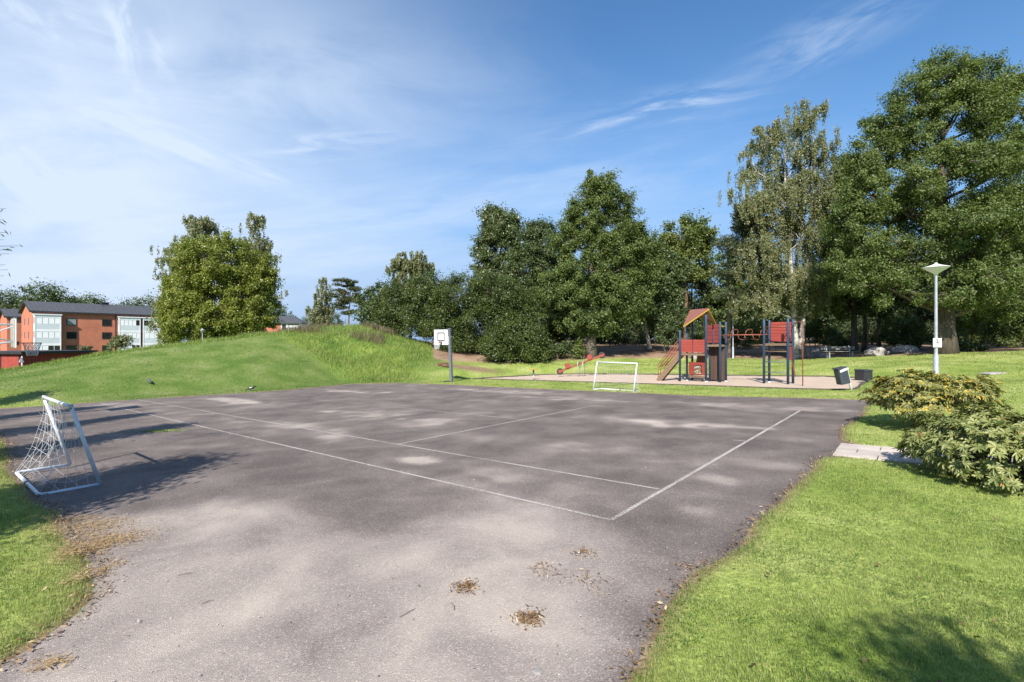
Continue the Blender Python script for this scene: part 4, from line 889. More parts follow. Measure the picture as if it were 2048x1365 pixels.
# ------------------------------------------------------------------ playground climbing frame
gp = lambda x, y: Vector((x, y, plane(x, y)))
cf = empty('climbing_frame', gp(10.0, 25.6), 'red and blue climbing frame with two towers joined by monkey bars', 'climbing frame')
posts = {'P0': ((8.94, 25.9), 2.45), 'L': ((9.42, 26.2), 2.72), 'B': ((9.95, 26.85), 3.45), 'Fr': ((9.97, 25.0), 3.38), 'Rr': ((10.78, 26.05), 2.72),
         'G': ((10.52, 24.6), PZ(644, 24.6)), 'H': ((10.97, 24.95), PZ(644.5, 24.95)), 'K': ((10.35, 25.45), 2.0),
         'TL': (court(1528, 766.9), PZ(639.5, 23.4)), 'TBL': (court(1538.5, 765.3), PZ(641, 23.8)), 'TR': (court(1576, 769), PZ(637, 22.5)), 'TBR': (court(1586, 766.9), PZ(639.2, 23))}
Q = {}
for k, ((x, y), zt) in posts.items():
    Q[k] = Vector((x, y, 0)); m = MB(); z0 = plane(x, y)
    m.lathe((x, y, 0), [(.058, z0 - .1), (.058, zt - .015), (.05, zt), (.02, zt + .012)], 12)
    po = m.build('post', M['blue'], cf, smooth=True)
    if k in ('L', 'Fr', 'H', 'TBL'): MB().lathe((x, y, 0), [(.062, z0 - .05), (.062, z0 + .05)], 12).build('post_foot', M['white_metal'], po, smooth=True)
def panel(a, b, z0, z1, mat, name='panel', gap=.07, th=.03, off=0, slats=5):
    a, b = Vector((a[0], a[1], 0)), Vector((b[0], b[1], 0)); t = (b - a).normalized(); a2, b2 = a + t * gap, b - t * gap; n = Vector((t.y, -t.x, 0)) * off
    m = MB(); hz = (z1 - z0) / slats
    for i in range(slats): m.wall(a2 + n, b2 + n, z0 + i * hz + .008, z0 + (i + 1) * hz - .004, th)
    m.wall(a2 + n * 1 - Vector((n.x, n.y, 0)) * 0 + Vector((t.y, -t.x, 0)) * -.012, b2 + n + Vector((t.y, -t.x, 0)) * -.012, z0 + .01, z1 - .01, th * .5)
    return m.build(name, mat, cf, bevel=.003)
mid = (Q['P0'] + Q['Fr']) / 2
panel(Q['P0'], mid + (Q['Fr'] - Q['P0']).normalized() * .055, 1.27, 1.95, M['red']); panel(mid - (Q['Fr'] - Q['P0']).normalized() * .055, Q['Fr'], 1.27, 1.95, M['red'])
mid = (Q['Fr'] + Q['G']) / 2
panel(Q['Fr'], mid, 1.77, 2.70, M['shaded_red'], gap=.03); panel(mid, Q['G'], 1.77, 2.74, M['shaded_red'], gap=.03)
panel(Q['TBL'], Q['TBR'], 1.84, 2.80, M['red'], slats=7)
panel(Q['TR'], Q['TBR'], .98, 1.62, M['red'], gap=.09)
def deck(keys, z, th=.11):
    c = sum((Q[k] for k in keys), Vector()) / len(keys); m = MB(); n = len(keys); ps = [c + (Q[k] - c) * .97 for k in keys]
    vs = [Vector((p.x, p.y, z - th)) for p in ps] + [Vector((p.x, p.y, z)) for p in ps]
    m.add(vs, [list(range(n))[::-1], list(range(n, 2 * n))] + [[i, (i + 1) % n, n + (i + 1) % n, n + i] for i in range(n)])
    return m.build('platform', M['wood'], cf, bevel=.004)
deck(['P0', 'Fr', 'Rr', 'B', 'L'], 1.23); deck(['Fr', 'G', 'H', 'Rr'], 1.70); deck(['TL', 'TR', 'TBR', 'TBL'], 1.77)
# folded roof on its diagonal ridge
rf = [Vector((9.99, 24.72, PZ(618, 24.72))), Vector((9.93, 27.1, PZ(621, 27.1))), Vector((9.12, 25.85, PZ(652, 25.85))), Vector((10.92, 25.95, PZ(650.5, 25.95)))]
m = MB(); up = Vector((0, 0, .03))
for tri in ((0, 2, 1), (0, 1, 3)):
    v3 = [rf[i] for i in tri]; m.add([v + up for v in v3] + [v for v in v3], [[0, 1, 2], [5, 4, 3], [0, 3, 4, 1], [1, 4, 5, 2], [2, 5, 3, 0]])
ro = m.build('roof', M['roofred'], cf)
m = MB()
for i, j in ((0, 2), (0, 3), (1, 2), (1, 3)): m.beam(rf[i] - up * 1.6, rf[j] - up * 1.6, .045, .06)
m.build('roof_trim', M['yellow'], ro)
# lower play panel with beads
a, b = Q['L'] + Vector((.02, -.05, 0)), Q['Fr']; t = (b - a).normalized(); nn = Vector((t.y, -t.x, 0)); L_ = (b - a).length
m = MB(); pz0, pz1 = .10, .76
for s0, s1, z0, z1 in ((.08, .36, pz0, pz1), (.78, 1.0, pz0, pz1), (.36, .78, pz0, pz0 + .05), (.36, .78, pz1 - .14, pz1)): m.wall(a + t * L_ * s0, a + t * L_ * s1, z0, z1, .03)
pp = m.build('play_panel', M['red'], cf)
m = MB(); m.wall(a + t * L_ * .06, a + t * L_ * 1.0, -.06, .06, .05); m.build('lower_rail', M['wood'], cf)
m = MB(); by_, bw_ = MB(), MB(); rd = random.Random(3)
for i in range(7):
    s_ = .39 + .36 * i / 6; p = a + t * L_ * s_; m.tube([Vector((p.x, p.y, .14)), Vector((p.x, p.y, .64))], .012, 5)
    z_ = .16 + .48 * i / 6; m.tube([a + t * L_ * .36 + Vector((0, 0, z_)), a + t * L_ * .78 + Vector((0, 0, z_))], .012, 5)
    for j in range(6):
        pc = a + t * L_ * (.39 + .36 * (i + .5) / 7) + nn * .02 + Vector((0, 0, .2 + .42 * j / 6)); (by_ if rd.random() < .5 else bw_).disc(pc, .016, nn, .03, 8)
m.build('bead_grid', M['black'], pp); by_.build('bead_tiles', M['yellow'], pp); bw_.build('pale_tiles', M['board_white'], pp)
# climbing wall under the high deck, slide behind
m = MB(); a, b = Q['K'], Q['H']; 
for i in range(4): m.wall(a.lerp(b, .02 + i * .245), a.lerp(b, .02 + i * .245 + .235), plane(10.5, 25.2) + .08, 1.62, .03)
m.build('climbing_wall', M['browndark'], cf)
m = MB(); s0 = Vector((10.35, 26.3, 1.22)); pts = [s0 + Vector((.42 * t, 1.9 * t, -1.3 * t ** .9 if t < .85 else -1.3 * .85 ** .9 - .02)) for t in [i / 8 for i in range(9)]]
for i in range(8):
    m.beam(pts[i], pts[i + 1], .5, .02)
    for sd in (-.25, .25): m.beam(pts[i] + Vector((sd, 0, .08)), pts[i + 1] + Vector((sd, 0, .08)), .03, .18)
m.build('slide', M['slidebrown'], cf)
# stairs with railings
sb0, st0 = Vector((7.98, 26.55, plane(8, 26.5))), Vector((9.0, 25.98, 1.20)); t = (st0 - sb0); hd = Vector((t.x, t.y, 0)).normalized(); sdv = Vector((-hd.y, hd.x, 0)) * .62
stz = empty('stairs', cf.location, None, None); stz.parent = cf; stz.location = (0, 0, 0)
for o_ in (Vector((0, 0, 0)), sdv): MB().beam(sb0 + o_, st0 + o_, .05, .26).build('stringer', M['wood'], stz)
m = MB()
for i in range(6): c = sb0.lerp(st0, (i + .6) / 6.6) + sdv / 2; m.box(c + Vector((0, 0, .04)), (.24, .58, .035), (hd, sdv.normalized(), Vector((0, 0, 1))))
m.build('treads', M['browndark'], stz)
for o_ in (Vector((0, 0, 0)), sdv):
    m = MB()
    for hgt, lo in ((.92, .0), (.70, .02), (.52, .18), (.34, .30)):
        a_ = sb0.lerp(st0, lo) + o_ + Vector((0, 0, hgt)); b_ = st0 + o_ + Vector((0, 0, hgt - .06)); m.tube([a_, b_], .018, 6)
    m.tube([sb0 + o_, sb0 + o_ + Vector((0, 0, .92))], .02, 6); q = sb0.lerp(st0, .3) + o_; m.tube([q, q + Vector((0, 0, .60))], .016, 6)
    m.build('handrail', M['rust'], stz, smooth=True)
MB().tube([Q['L'] + Vector((-.25, 0, 2.0)), Q['L'] + Vector((0, -.03, 2.18)), Q['L'] + Vector((.02, 0, 2.0))], .018, 6).build('grab_bar', M['rust'], cf, smooth=True)
# monkey bars with loops hanging and standing on the rails
zr = PZ(670.5, 24.2); m = MB(); r1a, r1b = Q['G'] + Vector((0, 0, zr)), Q['TL'] + Vector((0, 0, zr)); r2a, r2b = Q['H'] + Vector((0, 0, zr + .02)), Q['TBL'] + Vector((0, 0, zr + .02))
m.tube([r1a, r1b], .022, 8); m.tube([r2a, r2b], .022, 8); m.build('ladder_rails', M['rust'], cf, smooth=True)
for i in range(6):
    s_ = (i + .5) / 6; a_, b_ = r1a.lerp(r1b, s_), r2a.lerp(r2b, s_ + .02); u_ = .27 if i % 2 else -.24; w_ = Vector((.09, .03, 0))
    MB().tube([a_, a_ + w_ * .6 + Vector((0, 0, u_ * .7)), a_.lerp(b_, .25) + w_ + Vector((0, 0, u_)), a_.lerp(b_, .75) + w_ + Vector((0, 0, u_)), b_ + w_ * .6 + Vector((0, 0, u_ * .7)), b_], .018, 6).build('hand_loop', M['rust'], cf, smooth=True)
for k0, k1, z_, mt in (('G', 'H', 2.62, 'yellow'), ('TL', 'TR', PZ(654, 23), 'rust'), ('TL', 'TR', PZ(703.5, 23), 'wood'), ('TL', 'TR', PZ(724, 23), 'grey_post'), ('TL', 'TR', PZ(745, 23), 'grey_post')):
    MB().tube([Q[k0] + Vector((0, 0, z_)), Q[k1] + Vector((0, 0, z_))], .022, 8).build('rung', M[mt], cf, smooth=True)
pl = Vector((*court(1605.5, 772.4), 0)); s_ = Q['TBR'].lerp(Q['TR'], .4) + Vector((0, 0, 2.35)); zt = PZ(643, 21.6)
MB().tube([s_, s_.lerp(pl + Vector((0, 0, zt - .12)), .3) + Vector((0, 0, .25)), s_.lerp(pl, .6) * 1 + Vector((0, 0, zt - s_.lerp(pl, .6).z)), pl.lerp(s_, .12) + Vector((0, 0, zt - pl.lerp(s_, .12).z - .04)), pl + Vector((0, 0, zt - .22)), pl + Vector((0, 0, plane(pl.x, pl.y) - .05))], .022, 8).build('sliding_pole', M['rust'], cf, smooth=True)
MB().tube([Q['TBL'] + Vector((.5, -.3, 2.05)), Q['TBL'] + Vector((.75, -.45, 2.35)), Q['TR'] + Vector((-.1, .05, 2.45))], .02, 6).build('grab_bar', M['rust'], cf, smooth=True)
MB().beam(Q['TBR'] + Vector((-.05, 0, 1.0)), Q['TBR'] + Vector((.05, -.1, .25)), .05, .05).build('brace', M['rust'], cf)

# seesaw
d = 32.5; sa = Vector((PX(1120, d), d, PZ(743.5, d))); sb1 = Vector((PX(1205, d), d + .2, PZ(711, d))); sc_ = sa.lerp(sb1, .5); gz_ = plane(sc_.x, d)
sw = empty('seesaw', (sc_.x, sc_.y, gz_), 'tilted red seesaw with tyres at its ends on the sand', 'seesaw'); t = (sb1 - sa).normalized(); side = Vector((0, 1, 0)); upv = t.cross(side).normalized(); upv = upv if upv.z > 0 else -upv
MB().beam(sa - t * .1, sb1 + t * .15, .12, .12).build('beam', M['rust'], sw, bevel=.01)
for p in (sa, sb1):
    ty = MB().torus(p, .17, .055, t, upv, 20, 8).build('tyre', M['rubber'], sw, smooth=True); MB().disc(p + Vector((0, -.05, 0)), .11, (0, 1, 0), .03).build('tyre_disc', M['red'], ty)
for f_ in (.2, .72):
    p = sa.lerp(sb1, f_) + upv * .12; MB().disc(p + upv * .06, .17, (0, 1, 0), .26, 16).build('seat', M['red'], sw, smooth=False); MB().tube([p + t * .12, p + t * .14 + upv * .3, p + t * .14 + upv * .3 + Vector((0, .16, 0))], .015, 6).build('handle', M['rust'], sw)
for dx in (-.3, .3):
    m = MB(); c = sc_ + Vector((dx * .55, 0, 0))
    m.tube([Vector((c.x - .1, d - .2, gz_ - .05)), Vector((c.x - .1, d - .2, sc_.z + .08)), Vector((c.x, d - .1, sc_.z + .14)), Vector((c.x + .1, d + .2, sc_.z + .08)), Vector((c.x + .1, d + .2, gz_ - .05))], .022, 6); m.build('support_frame', M['galv'], sw, smooth=True)
# spinner stool
p = atc(1067, 760); p.z = plane(p.x, p.y); so = empty('spinner_seat', p, 'small spinner post with a flat yellow top on the sand', 'play equipment'); h_ = PZ(739, p.y) - p.z
MB().lathe(p, [(.03, -.05), (.03, h_ - .32)], 10).build('post', M['galv'], so, smooth=True); MB().lathe(p, [(.05, h_ - .32), (.05, h_ - .02)], 10).build('sleeve', M['grey_post'], so, smooth=True); MB().lathe(p, [(.2, h_ - .03), (.27, h_), (.25, h_ + .02)], 18).build('seat', M['yellow'], so, smooth=True)

# ------------------------------------------------------------------ bins, bench, boulders
p = atc(1703, 783); tp = Vector((PX(1693, p.y), p.y + .02, PZ(735, p.y))); bn = empty('litter_bin', p, 'slate litter bin hanging on a leaning white post', 'bin')
MB().tube([p - (tp - p) * .1, tp], .04, 12).build('post', M['white_metal'], bn, smooth=True)
ax = (tp - p).normalized(); sx = Vector((1, 0, 0)); sx = (sx - ax * sx.dot(ax)).normalized(); sy = ax.cross(sx)
c = p.lerp(tp, .66) - sx * .25 - Vector((0, .02, 0)); bb = MB().box(c, (.36, .32, .58), (sx, sy, ax)).build('bin_body', M['slate'], bn, bevel=.03)
MB().box(c + ax * .33 - sx * .01, (.40, .36, .05), (sx, sy, ax)).build('lid', M['slate'], bn, bevel=.012)
MB().box(c + ax * .26 + sx * .03 - Vector((0, .17, 0)), (.34, .02, .09), ((sx + ax * .2).normalized(), Vector((0, 1, 0)), ax)).build('bin_liner', M['bagwhite'], bb, bevel=.008)
MB().box(p.lerp(tp, .6) - sx * .05, (.08, .06, .3), (sx, sy, ax)).build('bracket', M['galv'], bn)
p = atc(1727, 761); bo = empty('sand_box', p, 'square black bin standing at the sand corner', 'box'); rz = .25; xx, yy = Vector((math.cos(rz), math.sin(rz), 0)), Vector((-math.sin(rz), math.cos(rz), 0))
MB().box(p + Vector((0, 0, .26)), (.52, .52, .54), (xx, yy, Vector((0, 0, 1)))).build('box_body', M['black'], bo, bevel=.02); MB().box(p + Vector((0, 0, .56)), (.57, .57, .07), (xx, yy, Vector((0, 0, 1)))).build('lid', M['slate'], bo, bevel=.02)
p = at(1680, 36); be = empty('park_bench', p, 'long grey wooden bench at the edge of the wood', 'bench')
m = MB(); m.box(p + Vector((0, 0, .43)), (2.5, .40, .05)); m.build('seat', M['bench_wood'], be)
m = MB(); [m.box(p + Vector((0, .24 + .03 * i, .60 + .14 * i)), (2.5, .035, .12)) for i in range(2)]; m.build('backrest', M['bench_wood'], be)
for dx in (-.85, .85):
    m = MB(); m.box(p + Vector((dx, -.1, .17)), (.08, .08, .46)); m.tube([p + Vector((dx, .16, -.05)), p + Vector((dx, .18, .42)), p + Vector((dx, .30, .84))], .035, 6); m.build('leg', M['galv'], be)
def boulder(px, d, w, h, label, mat='stone', seed=1, deep=None, zoff=0):
    p = at(px, d); r = np.random.default_rng(seed); m = MB(); nu, nv = 14, 9; vs, fs = [], []
    ph = r.uniform(0, 6, 6)
    for j in range(nv + 1):
        th = math.pi * j / nv
        for i in range(nu):
            a = 2 * math.pi * i / nu; v = Vector((math.sin(th) * math.cos(a), math.sin(th) * math.sin(a), math.cos(th)))
            k = 1 + .16 * math.sin(3 * v.x + ph[0]) * math.cos(2.5 * v.y + ph[1]) + .10 * math.sin(5 * v.z + 4 * v.x + ph[2]) + r.uniform(-.05, .05); v = Vector([math.copysign(abs(c) ** .8, c) for c in v])
            vs.append(p + Vector((v.x * w / 2 * k, v.y * (deep or w * .8) / 2 * k, h * .32 + v.z * h * .66 * k + zoff)))
    for j in range(nv):
        for i in range(nu): fs.append([j * nu + i, (j + 1) * nu + i, (j + 1) * nu + (i + 1) % nu, j * nu + (i + 1) % nu])
    root = bpy.data.objects.new('x', None); m.add(vs, fs); o = m.build('boulder', M[mat]); tag(o, label, 'boulder', 'boulders along the edge of the wood'); return o
boulder(1627, 40, 1.1, .75, 'grey boulder left of the bench, behind the sliding pole', 'stone', 1)
boulder(1754, 35, 1.25, .62, 'pale angular boulder right of the bench', 'palestone', 2)
boulder(1812, 35, 1.35, .6, 'dark shaded boulder between pale boulder and lamp', 'stone', 3)
boulder(1393, 43, 1.1, .7, 'whitish boulder seen under the play tower deck', 'palestone', 4)
boulder(1650, 38.5, .7, .3, 'small low stone beside the left bench leg', 'stone', 5)
boulder(1780, 36, .6, .25, 'small flat stone between the two larger boulders', 'stone', 6)
p = at(1985, 21.5); fs_ = MB().box(p + Vector((0, 0, .03)), (.8, .5, .07), (Vector((1, .1, .05)).normalized(), Vector((-.1, 1, 0)).normalized(), Vector((0, 0, 1)))).build('flat_stone', M['palestone'], None, bevel=.02); tag(fs_, 'pale flat stone lying in the sloping lawn', 'stone')
# logs beside the hoop
for (px, d, a, L_, lab) in ((886, 34.8, .3, .75, 'upper short brown log lying on the bare earth by the hoop'), (893, 34.2, -.2, .6, 'lower short brown log nearest the hoop post')):
    p = at(px, d) + Vector((0, 0, .10)); dv = Vector((math.cos(a), math.sin(a), .05)) * L_ / 2; o = MB().tube([p - dv, p - dv * .3 + Vector((0, 0, .02)), p + dv], [.13, .14, .11], 10).build('log', M['logend'], None, smooth=True); tag(o, lab, 'log', 'logs on the bare earth')

# ------------------------------------------------------------------ birds
def bird(pos, face, label, magpie):
    pos = Vector(pos); f = Vector((math.cos(face), math.sin(face), 0)); Z = Vector((0, 0, 1)); s_ = Vector((-f.y, f.x, 0))
    root = empty('bird', pos, label, 'bird'); P = lambda a, z, l=0: pos + f * a + Z * z + s_ * l
    m = MB(); m.tube([P(-.30, .07), P(-.18, .12), P(-.10, .15), P(0, .17), P(.07, .20), P(.11, .24), P(.15, .262), P(.185, .258), P(.235, .248)], [.016, .022, .055, .075, .066, .042, .038, .022, .004], 10)
    for sd in (-.03, .03): m.tube([P(-.01, .12, sd), P(.005, .06, sd), P(-.005, .0, sd), P(.035, .004, sd)], [.012, .006, .005, .003], 5)
    m.build('body', M['feather_black' if magpie else 'feather_grey'], root, smooth=True)
    if magpie:
        for sd in (-1, 1): MB().tube([P(-.09, .185, sd * .055), P(0, .205, sd * .06), P(.06, .215, sd * .045)], [.014, .026, .012], 8).build('shoulder_patch', M['feather_white'], root, smooth=True)
        MB().tube([P(-.05, .105), P(.03, .115), P(.06, .14)], [.02, .045, .03], 8).build('belly', M['feather_white'], root, smooth=True)
p = atc(503, 783.5); p.z = plane(p.x, p.y) + .004; bird(p, .25, 'black and white magpie walking at the court edge', True)
d = 24.5; p = at(298, d); bird(p, 2.5, 'dark grey jackdaw standing on the mown slope', False)

# ------------------------------------------------------------------ buildings
def rot_empty(name, loc, th, label, cat, group=None):
    o = empty(name, loc, label, cat, group); o.rotation_euler = (0, 0, th); return o
def L3(mb, name, mat, parent, bevel=0):     # mesh already in the building's own frame
    me = bpy.data.meshes.new(name); me.from_pydata(mb.v, [], mb.f)
    for m_ in (mat if isinstance(mat, list) else [mat]): me.materials.append(m_)
    if len(set(mb.mi)) > 1: me.polygons.foreach_set('material_index', mb.mi)
    o = bpy.data.objects.new(name, me); COL.objects.link(o); o.parent = parent; return o
th = R(53); bl = Vector((PX(65, 92.8), 92.8, -.95)); dirs = (math.cos(th), math.sin(th))
def S(px): k = (px - CX) / F; return (-bl.x + bl.y * k) / (dirs[0] - dirs[1] * k)
ap = rot_empty('apartment_building', bl, th, 'three storey orange brick flats with white glazed balconies', 'building')
LW, DW, HE = S(331), 11.0, 8.55
def gable_block(root, L, D, H, rise, wmat):
    m = MB(); vs = [(0, 0, -1.5), (L, 0, -1.5), (L, D, -1.5), (0, D, -1.5), (0, 0, H), (L, 0, H), (L, D, H), (0, D, H), (0, D / 2, H + rise), (L, D / 2, H + rise)]
    m.add(vs, [[0, 1, 5, 4], [1, 2, 6, 9, 5], [2, 3, 7, 6], [3, 0, 4, 8, 7], [4, 5, 9, 8], [7, 8, 9, 6]]); L3(m, 'wall', wmat, root)
    m = MB(); o = .45; k = rise / (D / 2); t = .16
    for sg in (0, 1):
        ey, ez = (-o, H - o * k + .06) if sg == 0 else (D + o, H - o * k + .06); ry, rz = D / 2, H + rise + .06
        vs = [(-o, ey, ez), (L + o, ey, ez), (L + o, ry, rz), (-o, ry, rz)]; vs += [(a, b_, c + t) for a, b_, c in vs]
        m.add(vs, [[0, 3, 2, 1], [4, 5, 6, 7], [0, 1, 5, 4], [1, 2, 6, 5], [2, 3, 7, 6], [3, 0, 4, 7]])
        n = int(L / .6)
        for i in range(n + 1):
            x_ = -o + (L + 2 * o) * i / n; m.beam((x_, ey, ez + t + .02), (x_, ry, rz + t + .02), .05, .05)
    rf_ = L3(m, 'roof', M['roofdark'], root)
    m = MB(); ez = H - o * k
    m.box2((-o - .02, -o - .03, ez - .10), (L + o + .02, -o + .0, ez + .22)); m.beam((-o - .03, -o, ez + .1), (-o - .03, D / 2, H + rise + .1), .06, .3); m.beam((-o - .03, D + o, ez + .1), (-o - .03, D / 2, H + rise + .1), .06, .3)
    L3(m, 'roof_trim', M['roofdark2'], rf_); return rf_
rf_ = gable_block(ap, LW, DW, HE, 2.0, M['brick'])
m = MB(); m.box2((11.6, 5.2, 10.0), (12.8, 6.2, 11.1)); m.box2((11.5, 5.1, 11.1), (12.9, 6.3, 11.25)); L3(m, 'chimney', M['roofdark2'], rf_)
FL = [(5.95, 7.35), (3.25, 4.65), (.55, 1.95)]     # window openings, storey by storey
def window(root, s0, s1, z0, z1, glass, y=0):
    m = MB(); w = .12
    for a in ((s0, z0, s1, z0 + w), (s0, z1 - w, s1, z1), (s0, z0 + w, s0 + w, z1 - w), (s1 - w, z0 + w, s1, z1 - w)): m.box2((a[0], y - .06, a[1]), (a[2], y + .02, a[3]))
    f = L3(m, 'window', M['roofdark2'], root); m = MB().box2((s0 + w, y - .03, z0 + w), (s1 - w, y - .005, z1 - w)); L3(m, 'pane', M[glass], f)
for pa, pb_ in ((133, 153.5), (204, 223)):
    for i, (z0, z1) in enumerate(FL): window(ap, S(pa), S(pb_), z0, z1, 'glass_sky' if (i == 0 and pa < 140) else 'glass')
def baybox(root, s0, s1, dep, n, dark):
    m = MB(); m.box2((s0, -dep, -1.2), (s1, -.003, -.2))
    for z0 in (2.05, 4.75, 7.45): m.box2((s0, -dep, z0 - .02), (s1, -.003, z0 + .38))
    for x_ in (s0 + .07, s1 - .07):
        m.box2((x_ - .07, -dep - .03, -1), (x_ + .07, -dep + .10, 7.9)); m.box2((x_ - .06, -.2, -1), (x_ + .06, -.004, 7.9))
    m.box2((s0 - .15, -dep - .15, 7.84), (s1 + .15, -.002, 8.02)); b_ = L3(m, 'balcony_bay', M['bay_white'], root)
    for fl, zb in enumerate((5.12, 2.42, -.28)):
        z0, z1, z2 = zb, zb + .98, zb + 2.32
        m = MB().box2((s0 + .14, -dep + .0, z0), (s1 - .14, -dep + .05, z1)); m.box2((s1 - .06, -dep + .1, z0), (s1 - .02, -.1, z1)); m.box2((s0 + .02, -dep + .1, z0), (s0 + .06, -.1, z1)); L3(m, 'parapet', M['bay'], b_)
        w = (s1 - s0 - .28) / n; mf = MB(); mp_ = MB()
        mf.box2((s0 + .14, -dep - .01, z1), (s1 - .14, -dep + .06, z1 + .07)); mf.box2((s0 + .14, -dep - .01, z2 - .09), (s1 - .14, -dep + .06, z2))
        for i in range(n):
            x0 = s0 + .14 + i * w
            mf.box2((x0 - .02, -dep - .012, z1 + .07), (x0 + .035, -dep + .06, z2 - .09))
            (mp_ if (fl, i) not in dark else mp_); mp_.cur = 1 if (fl, i) in dark else 0
            mp_.box2((x0 + .045, -dep + .02, z1 + .09), (x0 + w - .04, -dep + .035, z2 - .11))
        mp_.cur = 1; mp_.box2((s1 - .055, -dep + .14, z1 + .05), (s1 - .025, -.24, z2 - .08)); mp_.box2((s0 + .025, -dep + .14, z1 + .05), (s0 + .055, -.24, z2 - .08))
        gl = L3(mp_, 'glazing', [M['blind'], M['glass']], b_); L3(mf, 'glazing_frame', M['bay_white'], b_)
baybox(ap, S(66.5), S(119.5), 1.15, 4, {(2, 2), (2, 3)})
baybox(ap, S(236), S(279), .7, 5, {(0, 4), (2, 3), (2, 4)}); baybox(ap, S(284), S(326), .7, 4, {(0, 0), (0, 1), (1, 0), (1, 1), (1, 2), (1, 3)})
m = MB().box2((S(281) - .06, -.14, -1), (S(281) + .06, -.01, HE)); m.box2((S(231) - .06, -.14, -1), (S(231) + .06, -.01, HE)); L3(m, 'downpipe', M['roofdark2'], ap)
for yy_ in (3.5, 7.3):
    for z0, z1 in FL:
        m = MB().box2((-.05, yy_, z0 + .1), (.02, yy_ + .5, z1)); L3(m, 'side_window', M['glass'], ap)
# second block further left, partly hidden
b2l = Vector((PX(14, 106), 106, -1.0)); ap2 = rot_empty('apartment_building', b2l, th, 'further orange brick block half hidden by the hoop board', 'building')
gable_block(ap2, 9, 9, 8.2, 1.7, M['brick'])
for z0, z1 in FL:
    window(ap2, 3.4, 4.4, z0, z1 - .2, 'glass'); window(ap2, 6.4, 7.4, z0, z1 - .2, 'glass')
# red shed: a long flat roofed row
sh0 = Vector((PX(45, 58), 58, G(PX(45, 58), 58))); e1 = Vector((PX(186, 66), 66, 0)); tv = Vector((e1.x - sh0.x, e1.y - sh0.y, 0)); Ls = tv.length; ths = math.atan2(tv.y, tv.x)
zb = PZ(742, 58); hs = PZ(707, 58) - zb
sh = rot_empty('garage_shed', (sh0.x, sh0.y, zb), ths, 'low red boarded shed with flat black roof below the flats', 'shed')
m = MB(); m.box2((0, 0, -.6), (Ls, 7, hs - .1)); L3(m, 'wall', M['shedred'], sh)
m = MB(); n = int(Ls / .45)
for i in range(n): m.box2((i * .45, -.035, .1), (i * .45 + .09, -.002, hs - .14))
for i in range(16): m.box2((-.035, i * .45, .1), (-.002, i * .45 + .09, hs - .14))
L3(m, 'battens', M['shedred'], sh)
m = MB(); m.box2((-.45, -.5, hs - .1), (Ls + .3, 7.4, hs + .22)); L3(m, 'roof', M['roofdark2'], sh)
for y0 in (.5, 3.6):
    m = MB(); m.box2((-.06, y0, -.1), (-.04, y0 + 2.6, hs - .3)); L3(m, 'garage_door', M['shedred'], sh)
m = MB(); m.box2((-.12, -.1, -.7), (Ls, 7.1, .06)); L3(m, 'plinth', M['bay'], sh)
m = MB()
for y0 in (.35, 3.25, 6.4): m.box2((-.09, y0 - .06, 0), (-.045, y0 + .06, hs - .2))
L3(m, 'door_post', M['roofdark2'], sh)
# warning sign by the shed
d = 55; p = Vector((PX(44, d), d, PZ(743, d))); sg2 = empty('road_sign', p, 'white post with a dark triangular sign in front of the shed', 'sign')
MB().tube([p + Vector((0, 0, -1)), p + Vector((0, 0, PZ(713, d) - p.z))], .045, 8).build('post', M['white_metal'], sg2, smooth=True)
zt = PZ(714, d) - p.z; m = MB(); vs = [Vector((-.05, -.06, zt)), Vector((.33, -.06, zt - .62)), Vector((-.2, -.06, zt - .62))]; m.add([p + v for v in vs] + [p + v + Vector((0, -.03, 0)) for v in vs], [[0, 1, 2], [5, 4, 3], [0, 3, 4, 1], [1, 4, 5, 2], [2, 5, 3, 0]]); m.build('sign_plate', M['grey_post'], sg2)
MB().beam(p + Vector((-.02, -.03, zt)), p + Vector((-.24, -.05, zt - .62)), .05, .08).build('plate_edge', M['white_metal'], sg2)
# small house beyond the mound
d = 95; hp = Vector((PX(562, d), d, PZ(690, d))); hs2 = rot_empty('distant_house', hp, R(8), 'small dark roofed house peeping over the mound beside the maple', 'house')
wz = PZ(645, d) - hp.z; m = MB(); m.box2((-3, 0, -1), (0, 6, wz)); m.box2((0, 0, -1), (3.4, 6, wz)); m.mi = [0] * 6 + [1] * 6; L3(m, 'wall', [M['brick'], M['bay_white']], hs2)
m = MB(); vs = [(-3.5, -.5, wz), (4.0, -.5, wz), (4.0, 6.5, wz), (-3.5, 6.5, wz), (-1.2, 3, wz + 1.35), (1.4, 3, wz + 1.35)]; vs += [(a, b_, c - .2) for a, b_, c in vs[:4]]
m.add(vs, [[0, 1, 5, 4], [1, 2, 5], [2, 3, 4, 5], [3, 0, 4], [0, 6, 7, 1], [1, 7, 8, 2], [2, 8, 9, 3], [3, 9, 6, 0], [9, 8, 7, 6]]); L3(m, 'roof', M['roofdark'], hs2)
window(hs2, .2, .9, wz - 1.7, wz - .4, 'glass')
for z0 in (0, ): window(hs2, 1.4, 3.2, wz - 1.2, wz - .4, 'blind')

